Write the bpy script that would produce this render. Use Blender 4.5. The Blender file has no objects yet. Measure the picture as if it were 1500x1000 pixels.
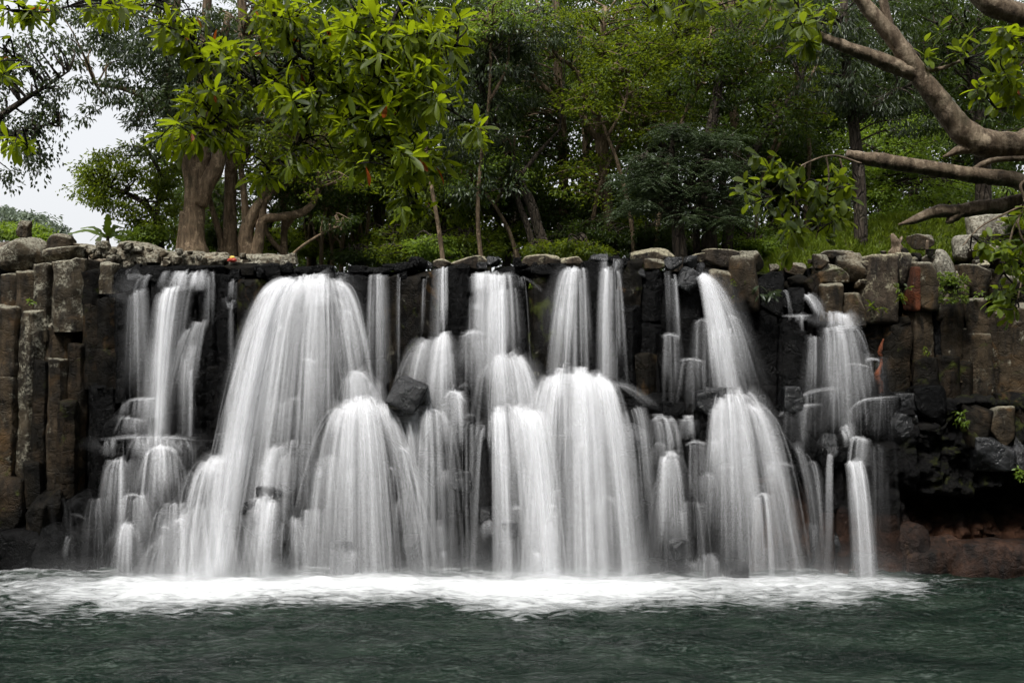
import bpy, math, random
import numpy as np
from mathutils import Vector

# ---------------------------------------------------------------- camera, sky, sun
scene = bpy.context.scene
COL = scene.collection
CAMY = -32.0                      # camera distance in front of the cliff face (Y = 0)
H = 380.0 * 29.5 / 1500.0         # camera height above the pool
F = 1500.0                        # focal length in photo pixels

cam_data = bpy.data.cameras.new("camera")
cam_data.sensor_width = 36.0
cam_data.lens = 36.0 * F / 1500.0
cam_data.shift_y = -30.0 / 1500.0
cam_data.clip_end = 2000.0
cam_data.clip_start = 0.1
cam = bpy.data.objects.new("camera", cam_data)
cam.location = (0, CAMY, H)
cam.rotation_euler = (math.radians(90), 0, 0)
COL.objects.link(cam)
scene.camera = cam

SUN_EL, SUN_AZ = 62.0, 208.0      # degrees
world = bpy.data.worlds.new("World")
scene.world = world
world.use_nodes = True
wt = world.node_tree
for n in list(wt.nodes):
    wt.nodes.remove(n)
w_out = wt.nodes.new("ShaderNodeOutputWorld")
w_bg = wt.nodes.new("ShaderNodeBackground")
w_sky = wt.nodes.new("ShaderNodeTexSky")
w_sky.sky_type = 'NISHITA'
w_sky.sun_disc = False
w_sky.sun_elevation = math.radians(SUN_EL)
w_sky.sun_rotation = math.radians(SUN_AZ)
w_sky.dust_density = 4.0
w_mix = wt.nodes.new("ShaderNodeMix")
w_mix.data_type = 'RGBA'
w_mix.inputs[0].default_value = 0.88
w_mix.inputs[7].default_value = (8.6, 8.75, 9.0, 1)      # overcast cloud layer
wt.links.new(w_sky.outputs[0], w_mix.inputs[6])
# an overcast sky is brighter overhead than at the horizon
w_tc = wt.nodes.new("ShaderNodeTexCoord")
w_sep = wt.nodes.new("ShaderNodeSeparateXYZ")
wt.links.new(w_tc.outputs['Generated'], w_sep.inputs[0])
w_map = wt.nodes.new("ShaderNodeMapRange")
w_map.inputs[1].default_value = 0.0
w_map.inputs[2].default_value = 0.9
w_map.inputs[3].default_value = 1.02
w_map.inputs[4].default_value = 1.30
wt.links.new(w_sep.outputs[2], w_map.inputs[0])
w_mul = wt.nodes.new("ShaderNodeVectorMath")
w_mul.operation = 'SCALE'
wt.links.new(w_mix.outputs[2], w_mul.inputs[0])
wt.links.new(w_map.outputs[0], w_mul.inputs[3])
wt.links.new(w_mul.outputs[0], w_bg.inputs[0])
w_bg.inputs[1].default_value = 0.085
wt.links.new(w_bg.outputs[0], w_out.inputs[0])

sun_data = bpy.data.lights.new("sun", 'SUN')
sun_data.energy = 4.2
sun_data.angle = math.radians(12)
sun_data.color = (1.0, 0.98, 0.95)
sun = bpy.data.objects.new("sun", sun_data)
_az, _el = math.radians(SUN_AZ), math.radians(SUN_EL)
_d = Vector((math.sin(_az) * math.cos(_el), math.cos(_az) * math.cos(_el), math.sin(_el)))
sun.rotation_euler = _d.to_track_quat('Z', 'Y').to_euler()
sun.location = (0, -20, 40)
COL.objects.link(sun)

scene.view_settings.view_transform = 'Standard'
scene.view_settings.look = 'None'
scene.view_settings.exposure = 0.32
scene.view_settings.gamma = 1.0
scene.render.engine = 'CYCLES'
scene.cycles.transparent_max_bounces = 72
scene.cycles.max_bounces = 5
scene.cycles.diffuse_bounces = 2
scene.cycles.glossy_bounces = 1
scene.cycles.transmission_bounces = 4
scene.cycles.caustics_reflective = False
scene.cycles.caustics_refractive = False
scene.cycles.use_denoising = True
scene.cycles.use_adaptive_sampling = True
scene.cycles.adaptive_threshold = 0.03

# ---------------------------------------------------------------- helpers
def P(px, py, Y):
    """the point that the photograph shows at (px, py), on the vertical plane at Y"""
    d = Y - CAMY
    return np.array([(px - 750.0) * d / F, Y, H + (470.0 - py) * d / F])

def S(Y):
    return (Y - CAMY) / F         # metres per photo pixel at Y

def hash3(i, j, k, seed):
    h = (i.astype(np.int64) * 374761393 + j.astype(np.int64) * 668265263 +
         k.astype(np.int64) * 2147483647 + int(seed) * 974711) & 0xFFFFFFFF
    h = ((h ^ (h >> 13)) * 1274126177) & 0xFFFFFFFF
    h = h ^ (h >> 16)
    return (h & 0xFFFFFF) / float(0xFFFFFF)

def vnoise(p, seed=0):
    p = np.asarray(p, float)
    i = np.floor(p).astype(np.int64)
    f = p - i
    f = f * f * (3 - 2 * f)
    r = 0
    for dx in (0, 1):
        wx = f[:, 0] if dx else 1 - f[:, 0]
        for dy in (0, 1):
            wy = f[:, 1] if dy else 1 - f[:, 1]
            for dz in (0, 1):
                wz = f[:, 2] if dz else 1 - f[:, 2]
                r = r + wx * wy * wz * hash3(i[:, 0] + dx, i[:, 1] + dy, i[:, 2] + dz, seed)
    return r * 2 - 1

def fbm(p, octv=4, seed=0):
    p = np.asarray(p, float)
    a, r, t = 1.0, 0, 0
    for o in range(octv):
        r = r + a * vnoise(p * (2.03 ** o) + o * 17.3, seed + o)
        t += a
        a *= 0.5
    return r / t

def sstep(a, b, x):
    t = np.clip((np.asarray(x, float) - a) / (b - a), 0, 1)
    return t * t * (3 - 2 * t)

def mesh_obj(name, verts, faces, mat, parent=None, smooth=True, uv=None, attrs=None, loc=None):
    """faces: array (n,3) or (n,4), or a list of mixed tuples"""
    verts = np.asarray(verts, float)
    me = bpy.data.meshes.new(name)
    if isinstance(faces, np.ndarray):
        nf, k = faces.shape
        me.vertices.add(len(verts))
        me.vertices.foreach_set("co", verts.ravel())
        me.loops.add(nf * k)
        me.loops.foreach_set("vertex_index", faces.ravel().astype(np.int32))
        me.polygons.add(nf)
        me.polygons.foreach_set("loop_start", np.arange(0, nf * k, k, dtype=np.int32))
        me.polygons.foreach_set("loop_total", np.full(nf, k, dtype=np.int32))
        me.update(calc_edges=True)
    else:
        me.from_pydata([tuple(v) for v in verts], [], [tuple(int(i) for i in f) for f in faces])
    if smooth:
        me.polygons.foreach_set("use_smooth", np.ones(len(me.polygons), dtype=bool))
    if uv is not None:
        lay = me.uv_layers.new(name="UVMap")
        li = np.zeros(len(me.loops), dtype=np.int32)
        me.loops.foreach_get("vertex_index", li)
        lay.data.foreach_set("uv", np.asarray(uv, float)[li].ravel())
    for an, av in (attrs or {}).items():
        a = me.attributes.new(an, 'FLOAT', 'POINT')
        a.data.foreach_set("value", np.asarray(av, float))
    me.materials.append(mat)
    me.validate()
    o = bpy.data.objects.new(name, me)
    COL.objects.link(o)
    if parent is not None:
        o.parent = parent
        o.matrix_parent_inverse = parent.matrix_basis.inverted()
    return o

def tag(o, label=None, cat=None, group=None, kind=None):
    if label and not kind: kind = 'thing'
    if label: o["label"] = label
    if cat: o["category"] = cat
    if group: o["group"] = group
    if kind: o["kind"] = kind
    return o

def thing(name, label, cat, loc, group=None):
    o = bpy.data.objects.new(name, None)
    o.empty_display_size = 0.2
    o.location = [float(v) for v in loc]
    COL.objects.link(o)
    o.matrix_basis = o.matrix_basis
    return tag(o, label, cat, group)

class Geo:
    """collects pieces of one mesh"""
    def __init__(self):
        self.v, self.f, self.n = [], [], 0
    def add(self, v, f):
        self.v.append(np.asarray(v, float))
        self.f += [tuple(int(i) + self.n for i in q) for q in f]
        self.n += len(v)
    def build(self, name, mat, parent=None, **kw):
        return mesh_obj(name, np.concatenate(self.v), self.f, mat, parent, **kw)

def catmull(pts, k=6):
    pts = np.asarray(pts, float)
    if len(pts) < 3:
        t = np.linspace(0, 1, k + 1)[:, None]
        return pts[0] * (1 - t) + pts[-1] * t
    e = np.vstack([2 * pts[0] - pts[1], pts, 2 * pts[-1] - pts[-2]])
    out = []
    for i in range(1, len(e) - 2):
        p0, p1, p2, p3 = e[i - 1], e[i], e[i + 1], e[i + 2]
        for j in range(k):
            t = j / k
            out.append(0.5 * ((2 * p1) + (-p0 + p2) * t + (2 * p0 - 5 * p1 + 4 * p2 - p3) * t * t
                              + (-p0 + 3 * p1 - 3 * p2 + p3) * t ** 3))
    out.append(pts[-1])
    return np.array(out)

def tube(geo, pts, radii, seg=8, k=5, bump=0.0, seed=0, cap=True):
    q = catmull(np.column_stack([np.asarray(pts, float), np.asarray(radii, float)]), k)
    c, r = q[:, :3], np.maximum(q[:, 3], 0.002)
    n = len(c)
    t = np.gradient(c, axis=0)
    t /= np.linalg.norm(t, axis=1)[:, None] + 1e-9
    ref = np.array([0.31, 0.87, 0.12])
    vs = []
    for i in range(n):
        a = np.cross(t[i], ref); a /= np.linalg.norm(a) + 1e-9
        b = np.cross(t[i], a)
        ang = np.arange(seg) * 2 * math.pi / seg
        ring = c[i] + r[i] * (np.cos(ang)[:, None] * a + np.sin(ang)[:, None] * b)
        vs.append(ring)
    v = np.concatenate(vs)
    if bump > 0:
        cc = np.repeat(c, seg, axis=0)
        rr = np.repeat(r, seg)
        nz = fbm(v * (1.1 / max(r.max(), .05)), 4, seed) * bump
        v = cc + (v - cc) * (1 + nz)[:, None]
    f = []
    for i in range(n - 1):
        for j in range(seg):
            a0, a1 = i * seg + j, i * seg + (j + 1) % seg
            f.append((a0, a1, a1 + seg, a0 + seg))
    if cap:
        f.append(tuple(range(seg))[::-1])
        f.append(tuple((n - 1) * seg + j for j in range(seg)))
    geo.add(v, f)
    return c, r

# ---------------------------------------------------------------- materials
class NT:
    def __init__(self, name):
        self.m = bpy.data.materials.new(name)
        self.m.use_nodes = True
        self.t = self.m.node_tree
        for n in list(self.t.nodes):
            self.t.nodes.remove(n)
        self.out = self.t.nodes.new("ShaderNodeOutputMaterial")
    def n(self, typ, **kw):
        nd = self.t.nodes.new(typ)
        for k, v in kw.items():
            setattr(nd, k, v)
        return nd
    def l(self, a, b):
        self.t.links.new(a, b)
    def noise(self, vec, scale, detail=4, rough=0.55, dist=0.0):
        nd = self.n("ShaderNodeTexNoise")
        nd.inputs['Scale'].default_value = scale
        nd.inputs['Detail'].default_value = detail
        nd.inputs['Roughness'].default_value = rough
        nd.inputs['Distortion'].default_value = dist
        if vec is not None: self.l(vec, nd.inputs['Vector'])
        return nd.outputs[0]
    def ramp(self, fac, stops, interp='LINEAR'):
        nd = self.n("ShaderNodeValToRGB")
        nd.color_ramp.interpolation = interp
        el = nd.color_ramp.elements
        while len(el) < len(stops): el.new(0.5)
        for e, (p, c) in zip(el, stops):
            e.position = p
            e.color = c if len(c) == 4 else (*c, 1)
        self.l(fac, nd.inputs[0])
        return nd.outputs[0]
    def mr(self, fac, a, b, c=0.0, d=1.0, clamp=True):
        nd = self.n("ShaderNodeMapRange")
        nd.clamp = clamp
        self.l(fac, nd.inputs[0])
        for i, v in enumerate((a, b, c, d)):
            nd.inputs[i + 1].default_value = v
        return nd.outputs[0]
    def math(self, op, a, b=None):
        nd = self.n("ShaderNodeMath", operation=op)
        for i, v in enumerate((a, b)):
            if v is None: continue
            if isinstance(v, (int, float)): nd.inputs[i].default_value = v
            else: self.l(v, nd.inputs[i])
        return nd.outputs[0]
    def mix(self, fac, a, b):
        nd = self.n("ShaderNodeMix", data_type='RGBA')
        for i, v in ((0, fac), (6, a), (7, b)):
            if isinstance(v, (int, float)): nd.inputs[i].default_value = v
            elif isinstance(v, tuple): nd.inputs[i].default_value = v if len(v) == 4 else (*v, 1)
            else: self.l(v, nd.inputs[i])
        return nd.outputs[2]
    def scale_vec(self, vec, s):
        nd = self.n("ShaderNodeMapping")
        nd.inputs['Scale'].default_value = s
        self.l(vec, nd.inputs[0])
        return nd.outputs[0]
    def bump(self, h, strength, dist, normal=None):
        nd = self.n("ShaderNodeBump")
        nd.inputs['Strength'].default_value = strength
        nd.inputs['Distance'].default_value = dist
        self.l(h, nd.inputs['Height'])
        if normal is not None: self.l(normal, nd.inputs['Normal'])
        return nd.outputs[0]
    def principled(self, color, rough, normal=None, spec=0.5):
        nd = self.n("ShaderNodeBsdfPrincipled")
        for key, v in (('Base Color', color), ('Roughness', rough), ('Specular IOR Level', spec)):
            if isinstance(v, (int, float)): nd.inputs[key].default_value = v
            elif isinstance(v, tuple): nd.inputs[key].default_value = (*v, 1)
            else: self.l(v, nd.inputs[key])
        if normal is not None: self.l(normal, nd.inputs['Normal'])
        return nd.outputs[0]
    def done(self, sh):
        self.l(sh, self.out.inputs[0])
        return self.m

def rock_mat(name, dark, mid, light, rough=(0.6, 0.9), lichen=0.0, moss=0.0, rust=0.0, bump=0.6,
             lichen_col=(0.36, 0.34, 0.26), spec=0.22, up_lichen=0.0):
    t = NT(name)
    pos = t.n("ShaderNodeNewGeometry").outputs['Position']
    nrm = t.n("ShaderNodeNewGeometry").outputs['Normal']
    n1 = t.noise(pos, 0.9, 6, 0.6, 0.4)
    col = t.ramp(n1, [(0.30, dark), (0.5, mid), (0.72, light)])
    n2 = t.noise(t.scale_vec(pos, (3.5, 3.5, 0.7)), 1.3, 5, 0.6)
    col = t.mix(t.mr(n2, 0.47, 0.66, 0, 0.88), col, tuple(c * 0.45 for c in dark))
    rnd = t.n("ShaderNodeObjectInfo").outputs['Random']
    hs = t.n("ShaderNodeHueSaturation")
    t.l(t.mr(rnd, 0, 1, 0.72, 1.35), hs.inputs['Value'])
    t.l(col, hs.inputs['Color'])
    col = hs.outputs[0]
    if rust > 0:
        nr = t.noise(pos, 1.1, 5, 0.6, 0.8)
        col = t.mix(t.mr(nr, 0.70 - rust * 0.25, 0.82 - rust * 0.2, 0, 0.8), col, (0.085, 0.046, 0.015))
    if moss > 0:
        nm = t.noise(pos, 1.6, 6, 0.65, 0.5)
        col = t.mix(t.mr(nm, 0.70 - moss * 0.25, 0.80 - moss * 0.22, 0, 0.85), col, (0.045, 0.055, 0.008))
    if lichen > 0:
        nl = t.noise(pos, 2.2, 8, 0.72, 0.3)
        sp = t.noise(pos, 13.0, 6, 0.75, 0.2)
        k = t.math('MULTIPLY', t.mr(nl, 0.66 - lichen * 0.32, 0.76 - lichen * 0.28), t.mr(sp, 0.44, 0.56))
        if up_lichen > 0:
            sx = t.n("ShaderNodeSeparateXYZ")
            t.l(nrm, sx.inputs[0])
            k2 = t.math('MULTIPLY', t.mr(sx.outputs[2], 0.25, 0.75), t.mr(sp, 0.40, 0.52, 0, up_lichen))
            k = t.math('MAXIMUM', k, k2)
        col = t.mix(t.math('MULTIPLY', k, 0.85), col, lichen_col)
    h1 = t.noise(pos, 4.0, 8, 0.65, 0.3)
    h2 = t.noise(pos, 22.0, 5, 0.7)
    vo = t.n("ShaderNodeTexVoronoi", feature='DISTANCE_TO_EDGE')
    vo.inputs['Scale'].default_value = 1.4
    wv = t.n("ShaderNodeVectorMath", operation='ADD')
    t.l(pos, wv.inputs[0])
    nc = t.n("ShaderNodeTexNoise"); nc.inputs['Scale'].default_value = 2.0
    t.l(pos, nc.inputs['Vector']); t.l(nc.outputs[1], wv.inputs[1])
    t.l(wv.outputs[0], vo.inputs['Vector'])
    crack = t.mr(vo.outputs[0], 0.0, 0.035)
    hh = t.math('ADD', t.math('ADD', t.math('MULTIPLY', h1, 1.0), t.math('MULTIPLY', h2, 0.35)),
                t.math('MULTIPLY', crack, 0.16))
    b = t.bump(hh, bump, 0.12)
    rg = t.mr(t.noise(pos, 3.0, 4), 0.35, 0.68, rough[0], rough[1])
    return t.done(t.principled(col, rg, b, spec))

M = {}
M['dry'] = rock_mat("dry_lichen_basalt", (0.013, 0.010, 0.006), (0.044, 0.033, 0.019), (0.11, 0.085, 0.053),
                    lichen=0.55, up_lichen=0.8, rust=0.25, bump=0.8)
M['brown'] = rock_mat("brown_basalt", (0.009, 0.007, 0.004), (0.036, 0.025, 0.013), (0.082, 0.057, 0.032),
                      lichen=0.22, up_lichen=0.6, rust=0.5, moss=0.35, bump=0.8)
M['damp'] = rock_mat("damp_basalt", (0.003, 0.0027, 0.002), (0.010, 0.008, 0.005), (0.045, 0.030, 0.017),
                     rough=(0.4, 0.8), moss=0.4, rust=0.4, bump=0.9, spec=0.10)
M['wet'] = rock_mat("wet_basalt", (0.0012, 0.0012, 0.0012), (0.0028, 0.0028, 0.0028), (0.010, 0.0097, 0.0095),
                    rough=(0.16, 0.55), bump=1.0, spec=0.10)
M['mossy'] = rock_mat("mossy_basalt", (0.002, 0.0018, 0.0015), (0.006, 0.005, 0.0035), (0.024, 0.018, 0.011),
                      rough=(0.4, 0.8), moss=0.55, rust=0.35, lichen=0.15, bump=0.8, spec=.1)
M['slate'] = rock_mat("wet_grey_slate", (0.005, 0.005, 0.0055), (0.011, 0.0115, 0.012), (0.03, 0.03, 0.032),
                      rough=(0.16, 0.5), bump=0.7, spec=0.5)
M['top'] = rock_mat("lichen_topped_boulder", (0.010, 0.0075, 0.005), (0.033, 0.024, 0.0155), (0.068, 0.051, 0.034),
                    lichen=0.45, up_lichen=1.0, bump=0.7, lichen_col=(0.34, 0.31, 0.21))
M['pale'] = rock_mat("pale_lichen_rock", (0.03, 0.026, 0.018), (0.072, 0.06, 0.043), (0.15, 0.13, 0.095),
                     lichen=0.8, up_lichen=0.9, bump=0.7, lichen_col=(0.36, 0.34, 0.27))
M['orange'] = rock_mat("orange_stained_rock", (0.016, 0.010, 0.006), (0.060, 0.019, 0.008), (0.16, 0.040, 0.011), bump=1.0)
M['red'] = rock_mat("red_earth_bank", (0.004, 0.003, 0.002), (0.017, 0.0085, 0.005), (0.058, 0.028, 0.016),
                    rough=(0.45, 0.85), bump=0.9, rust=0.2)
M['gravel'] = rock_mat("leaf_littered_bank", (0.030, 0.022, 0.014), (0.09, 0.068, 0.043), (0.20, 0.155, 0.10),
                       lichen=0.8, up_lichen=0.6, bump=1.0)

def bark_mat(name, c0, c1, c2, sc=1.0, crack=1.0):
    t = NT(name)
    pos = t.n("ShaderNodeNewGeometry").outputs['Position']
    n1 = t.noise(t.scale_vec(pos, (6 * sc, 6 * sc, 1.2 * sc)), 1.0, 7, 0.65, 0.4)
    col = t.ramp(n1, [(0.3, c0), (0.5, c1), (0.7, c2)])
    n2 = t.noise(pos, 2.5 * sc, 6, 0.7)
    col = t.mix(t.mr(n2, 0.55, 0.68, 0, 0.7), col, tuple(min(1, c * 1.7 + 0.02) for c in c2))
    n3 = t.noise(pos, 1.4 * sc, 4)
    col = t.mix(t.mr(n3, 0.55, 0.7, 0, 0.6), col, (0.03, 0.028, 0.012))
    vo = t.n("ShaderNodeTexVoronoi", feature='DISTANCE_TO_EDGE'); vo.inputs['Scale'].default_value = 1.0
    t.l(t.scale_vec(pos, (7 * sc, 7 * sc, 1.8 * sc)), vo.inputs['Vector'])
    ck = t.mr(vo.outputs[0], 0.0, 0.12)
    col = t.mix(t.mr(vo.outputs[0], 0.07, 0.0, 0, 0.6 * crack), col, tuple(c * 0.5 for c in c0))
    b = t.bump(t.math('ADD', t.math('ADD', n1, t.math('MULTIPLY', n2, 0.8)), t.math('MULTIPLY', ck, 0.5 * crack)), 1.0, 0.09 if crack > .5 else 0.04)
    return t.done(t.principled(col, 0.85, b, 0.25))
M['bark'] = bark_mat("tan_bark", (0.032, 0.022, 0.012), (0.12, 0.084, 0.050), (0.24, 0.175, 0.11), 1.4, .35)
M['bark_dark'] = bark_mat("dark_bark", (0.018, 0.014, 0.010), (0.045, 0.034, 0.024), (0.085, 0.066, 0.048))
M['bark_limb'] = bark_mat("lichened_limb_bark", (0.030, 0.021, 0.013), (0.115, 0.083, 0.054), (0.24, 0.19, 0.13), 1.6, 0.12)
M['twig'] = bark_mat("twig_bark", (0.012, 0.009, 0.006), (0.025, 0.019, 0.012), (0.045, 0.036, 0.024), 3)

def leaf_mat(name, cols, trans, tmix=0.45, rough=0.45, spec=0.4, odd=None):
    t = NT(name)
    g = t.n("ShaderNodeNewGeometry")
    rnd = g.outputs['Random Per Island']
    n = len(cols)
    col = t.ramp(rnd, [(i / max(1, n - 1), c) for i, c in enumerate(cols)])
    big = t.noise(g.outputs['Position'], 0.55, 3)
    hs = t.n("ShaderNodeHueSaturation")
    t.l(t.mr(big, 0.3, 0.7, 0.45, 1.65), hs.inputs['Value'])
    t.l(col, hs.inputs['Color'])
    col = hs.outputs[0]
    tcol = t.ramp(rnd, [(0, tuple(c * 0.75 for c in trans)), (1, trans)])
    if odd is not None:
        k = t.mr(rnd, 0.993, 0.995)
        col = t.mix(k, col, odd); tcol = t.mix(k, tcol, odd)
    p = t.principled(col, rough, None, spec)
    tr = t.n("ShaderNodeBsdfTranslucent")
    t.l(tcol, tr.inputs[0])
    mx = t.n("ShaderNodeMixShader")
    mx.inputs[0].default_value = tmix
    t.l(p, mx.inputs[1]); t.l(tr.outputs[0], mx.inputs[2])
    return t.done(mx.outputs[0])

M['leaf_fg'] = leaf_mat("bright_broad_leaf", [(0.022, 0.036, 0.003), (0.050, 0.074, 0.005), (0.092, 0.120, 0.007)],
                        (0.30, 0.38, 0.008), 0.55, 0.45, 0.25, odd=(0.35, 0.08, 0.01))
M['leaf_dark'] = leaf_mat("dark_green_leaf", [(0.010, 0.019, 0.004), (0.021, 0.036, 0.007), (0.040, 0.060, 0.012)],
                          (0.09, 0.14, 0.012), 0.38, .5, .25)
M['leaf_mid'] = leaf_mat("mid_green_leaf", [(0.020, 0.036, 0.004), (0.052, 0.078, 0.007), (0.095, 0.13, 0.012)],
                          (0.25, 0.32, 0.014), 0.45, .5, .25)
M['leaf_bright'] = leaf_mat("light_green_leaf", [(0.06, 0.10, 0.012), (0.10, 0.155, 0.018), (0.15, 0.21, 0.03)],
                            (0.28, 0.40, 0.03), 0.45)
M['leaf_grey'] = leaf_mat("grey_green_leaf", [(0.016, 0.026, 0.011), (0.032, 0.046, 0.022), (0.062, 0.080, 0.042)],
                          (0.09, 0.13, 0.03), 0.35, 0.36, 0.4)
M['leaf_feather'] = leaf_mat("feathery_leaflet", [(0.024, 0.037, 0.016), (0.044, 0.062, 0.029), (0.07, 0.095, 0.045)],
                             (0.06, 0.09, 0.03), 0.3, 0.5, 0.3)
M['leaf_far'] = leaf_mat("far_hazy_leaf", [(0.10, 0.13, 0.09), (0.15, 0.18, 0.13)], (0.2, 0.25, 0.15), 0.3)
M['grass'] = leaf_mat("grass_blade", [(0.07, 0.11, 0.010), (0.13, 0.18, 0.016), (0.20, 0.25, 0.03)], (0.36, 0.46, 0.03), 0.4)

def water_fall_mat():
    t = NT("silky_white_water")
    uv = t.n("ShaderNodeUVMap").outputs[0]
    dens = t.n("ShaderNodeAttribute", attribute_name="dens").outputs['Fac']
    var = t.noise(t.scale_vec(uv, (1.0, 0.7, 1)), 1.0, 2, 0.5)
    al = t.math('MINIMUM', t.math('MULTIPLY', dens, t.mr(var, 0.3, 0.7, 0.55, 1.4)), 0.95)
    d = t.n("ShaderNodeBsdfDiffuse"); d.inputs[0].default_value = (0.93, 0.935, 0.95, 1)
    tr = t.n("ShaderNodeBsdfTranslucent"); tr.inputs[0].default_value = (0.93, 0.935, 0.95, 1)
    mx = t.n("ShaderNodeMixShader"); mx.inputs[0].default_value = 0.15
    t.l(d.outputs[0], mx.inputs[1]); t.l(tr.outputs[0], mx.inputs[2])
    tp = t.n("ShaderNodeBsdfTransparent")
    m2 = t.n("ShaderNodeMixShader")
    t.l(al, m2.inputs[0]); t.l(tp.outputs[0], m2.inputs[1]); t.l(mx.outputs[0], m2.inputs[2])
    return t.done(m2.outputs[0])
M['fall'] = water_fall_mat()

def foam_mat():
    t = NT("white_foam")
    pos = t.n("ShaderNodeNewGeometry").outputs['Position']
    dens = t.n("ShaderNodeAttribute", attribute_name="dens").outputs['Fac']
    fine = t.noise(t.scale_vec(pos, (0.9, 2.6, 1)), 2.0, 6, 0.62, 0.6)
    a = t.math('ADD', t.math('MULTIPLY', dens, 1.7), t.math('MULTIPLY', t.math('SUBTRACT', fine, 0.5), 2.3))
    al = t.mr(a, 0.30, 2.0, 0, 0.97)
    al = t.math('MULTIPLY', al, t.mr(dens, 0.0, 0.15))
    d = t.n("ShaderNodeBsdfDiffuse"); d.inputs[0].default_value = (0.72, 0.735, 0.735, 1)
    tp = t.n("ShaderNodeBsdfTransparent")
    m2 = t.n("ShaderNodeMixShader")
    t.l(al, m2.inputs[0]); t.l(tp.outputs[0], m2.inputs[1]); t.l(d.outputs[0], m2.inputs[2])
    return t.done(m2.outputs[0])
M['foam'] = foam_mat()

def mist_mat():
    t = NT("drifting_spray")
    pos = t.n("ShaderNodeNewGeometry").outputs['Position']
    dens = t.n("ShaderNodeAttribute", attribute_name="dens").outputs['Fac']
    n = t.noise(pos, 0.9, 3, 0.5)
    al = t.math('MULTIPLY', dens, t.mr(n, 0.3, 0.7, 0.5, 1.2))
    d = t.n("ShaderNodeBsdfDiffuse"); d.inputs[0].default_value = (0.9, 0.91, 0.92, 1)
    tr = t.n("ShaderNodeBsdfTranslucent"); tr.inputs[0].default_value = (0.9, 0.91, 0.92, 1)
    mx = t.n("ShaderNodeMixShader"); mx.inputs[0].default_value = 0.4
    t.l(d.outputs[0], mx.inputs[1]); t.l(tr.outputs[0], mx.inputs[2])
    tp = t.n("ShaderNodeBsdfTransparent")
    m2 = t.n("ShaderNodeMixShader")
    t.l(al, m2.inputs[0]); t.l(tp.outputs[0], m2.inputs[1]); t.l(mx.outputs[0], m2.inputs[2])
    return t.done(m2.outputs[0])
M['mist'] = mist_mat()

def pool_mat():
    t = NT("dark_green_pool_water")
    pos = t.n("ShaderNodeNewGeometry").outputs['Position']
    n1 = t.noise(t.scale_vec(pos, (0.35, 0.8, 1)), 1.0, 4, 0.6, 0.5)
    col = t.ramp(n1, [(0.35, (0.001, 0.0055, 0.003)), (0.52, (0.004, 0.0115, 0.0065)), (0.68, (0.013, 0.023, 0.015))])
    # thin drifting foam, streaked along the ripples
    f1 = t.noise(t.scale_vec(pos, (1.6, 4.4, 1)), 1.9, 7, 0.68, 1.2)
    f2 = t.noise(t.scale_vec(pos, (0.25, 0.5, 1)), 1.0, 3, 0.5)
    k = t.math('MULTIPLY', t.mr(f1, 0.50, 0.78), t.mr(f2, 0.35, 0.68, 0.15, 1.0))
    col = t.mix(t.math('MULTIPLY', k, 0.34), col, (0.28, 0.33, 0.29))
    w1 = t.noise(t.scale_vec(pos, (0.8, 2.2, 1)), 1.2, 6, 0.62, 0.6)
    w2 = t.noise(t.scale_vec(pos, (2.4, 5.0, 1)), 2.0, 4, 0.6)
    b = t.bump(t.math('ADD', w1, t.math('MULTIPLY', w2, 0.45)), 1.0, 0.24)
    return t.done(t.principled(col, 0.13, b, 0.15))
M['pool'] = pool_mat()

def soil_mat():
    t = NT("forest_floor_soil")
    pos = t.n("ShaderNodeNewGeometry").outputs['Position']
    n1 = t.noise(pos, 1.5, 7, 0.7)
    col = t.ramp(n1, [(0.3, (0.02, 0.017, 0.008)), (0.5, (0.05, 0.045, 0.02)), (0.7, (0.09, 0.08, 0.045))])
    n2 = t.noise(pos, 0.25, 3)
    col = t.mix(t.mr(n2, 0.45, 0.6, 0, 0.7), col, (0.035, 0.055, 0.010))
    sp = t.n("ShaderNodeSeparateXYZ"); t.l(pos, sp.inputs[0])
    gv = t.ramp(t.noise(pos, 7, 7, 0.75), [(0.35, (0.04, 0.03, 0.02)), (0.5, (0.11, 0.085, 0.06)), (0.62, (0.30, 0.26, 0.19))])
    col = t.mix(t.math('MULTIPLY', t.mr(sp.outputs[0], -6.4, -7.6), t.mr(sp.outputs[1], 5, 3.5)), col, gv)
    b = t.bump(t.noise(pos, 9, 6, 0.7), 0.8, 0.1)
    return t.done(t.principled(col, 0.9, b, 0.2))
M['soil'] = soil_mat()

def simple_mat(name, c, rough=0.6, var=0.3):
    t = NT(name)
    pos = t.n("ShaderNodeNewGeometry").outputs['Position']
    n = t.noise(pos, 12, 5, 0.7)
    col = t.ramp(n, [(0.3, tuple(x * (1 - var) for x in c)), (0.7, tuple(min(1, x * (1 + var)) for x in c))])
    return t.done(t.principled(col, rough, t.bump(n, 0.5, 0.02)))
M['litter_red'] = simple_mat("red_wrapping", (0.45, 0.05, 0.03))
M['litter_yellow'] = simple_mat("yellow_wrapping", (0.75, 0.55, 0.12))
M['stream'] = simple_mat("shallow_stream_water", (0.10, 0.115, 0.11), 0.15)

# ---------------------------------------------------------------- the setting
rng = np.random.default_rng(7)

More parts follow.
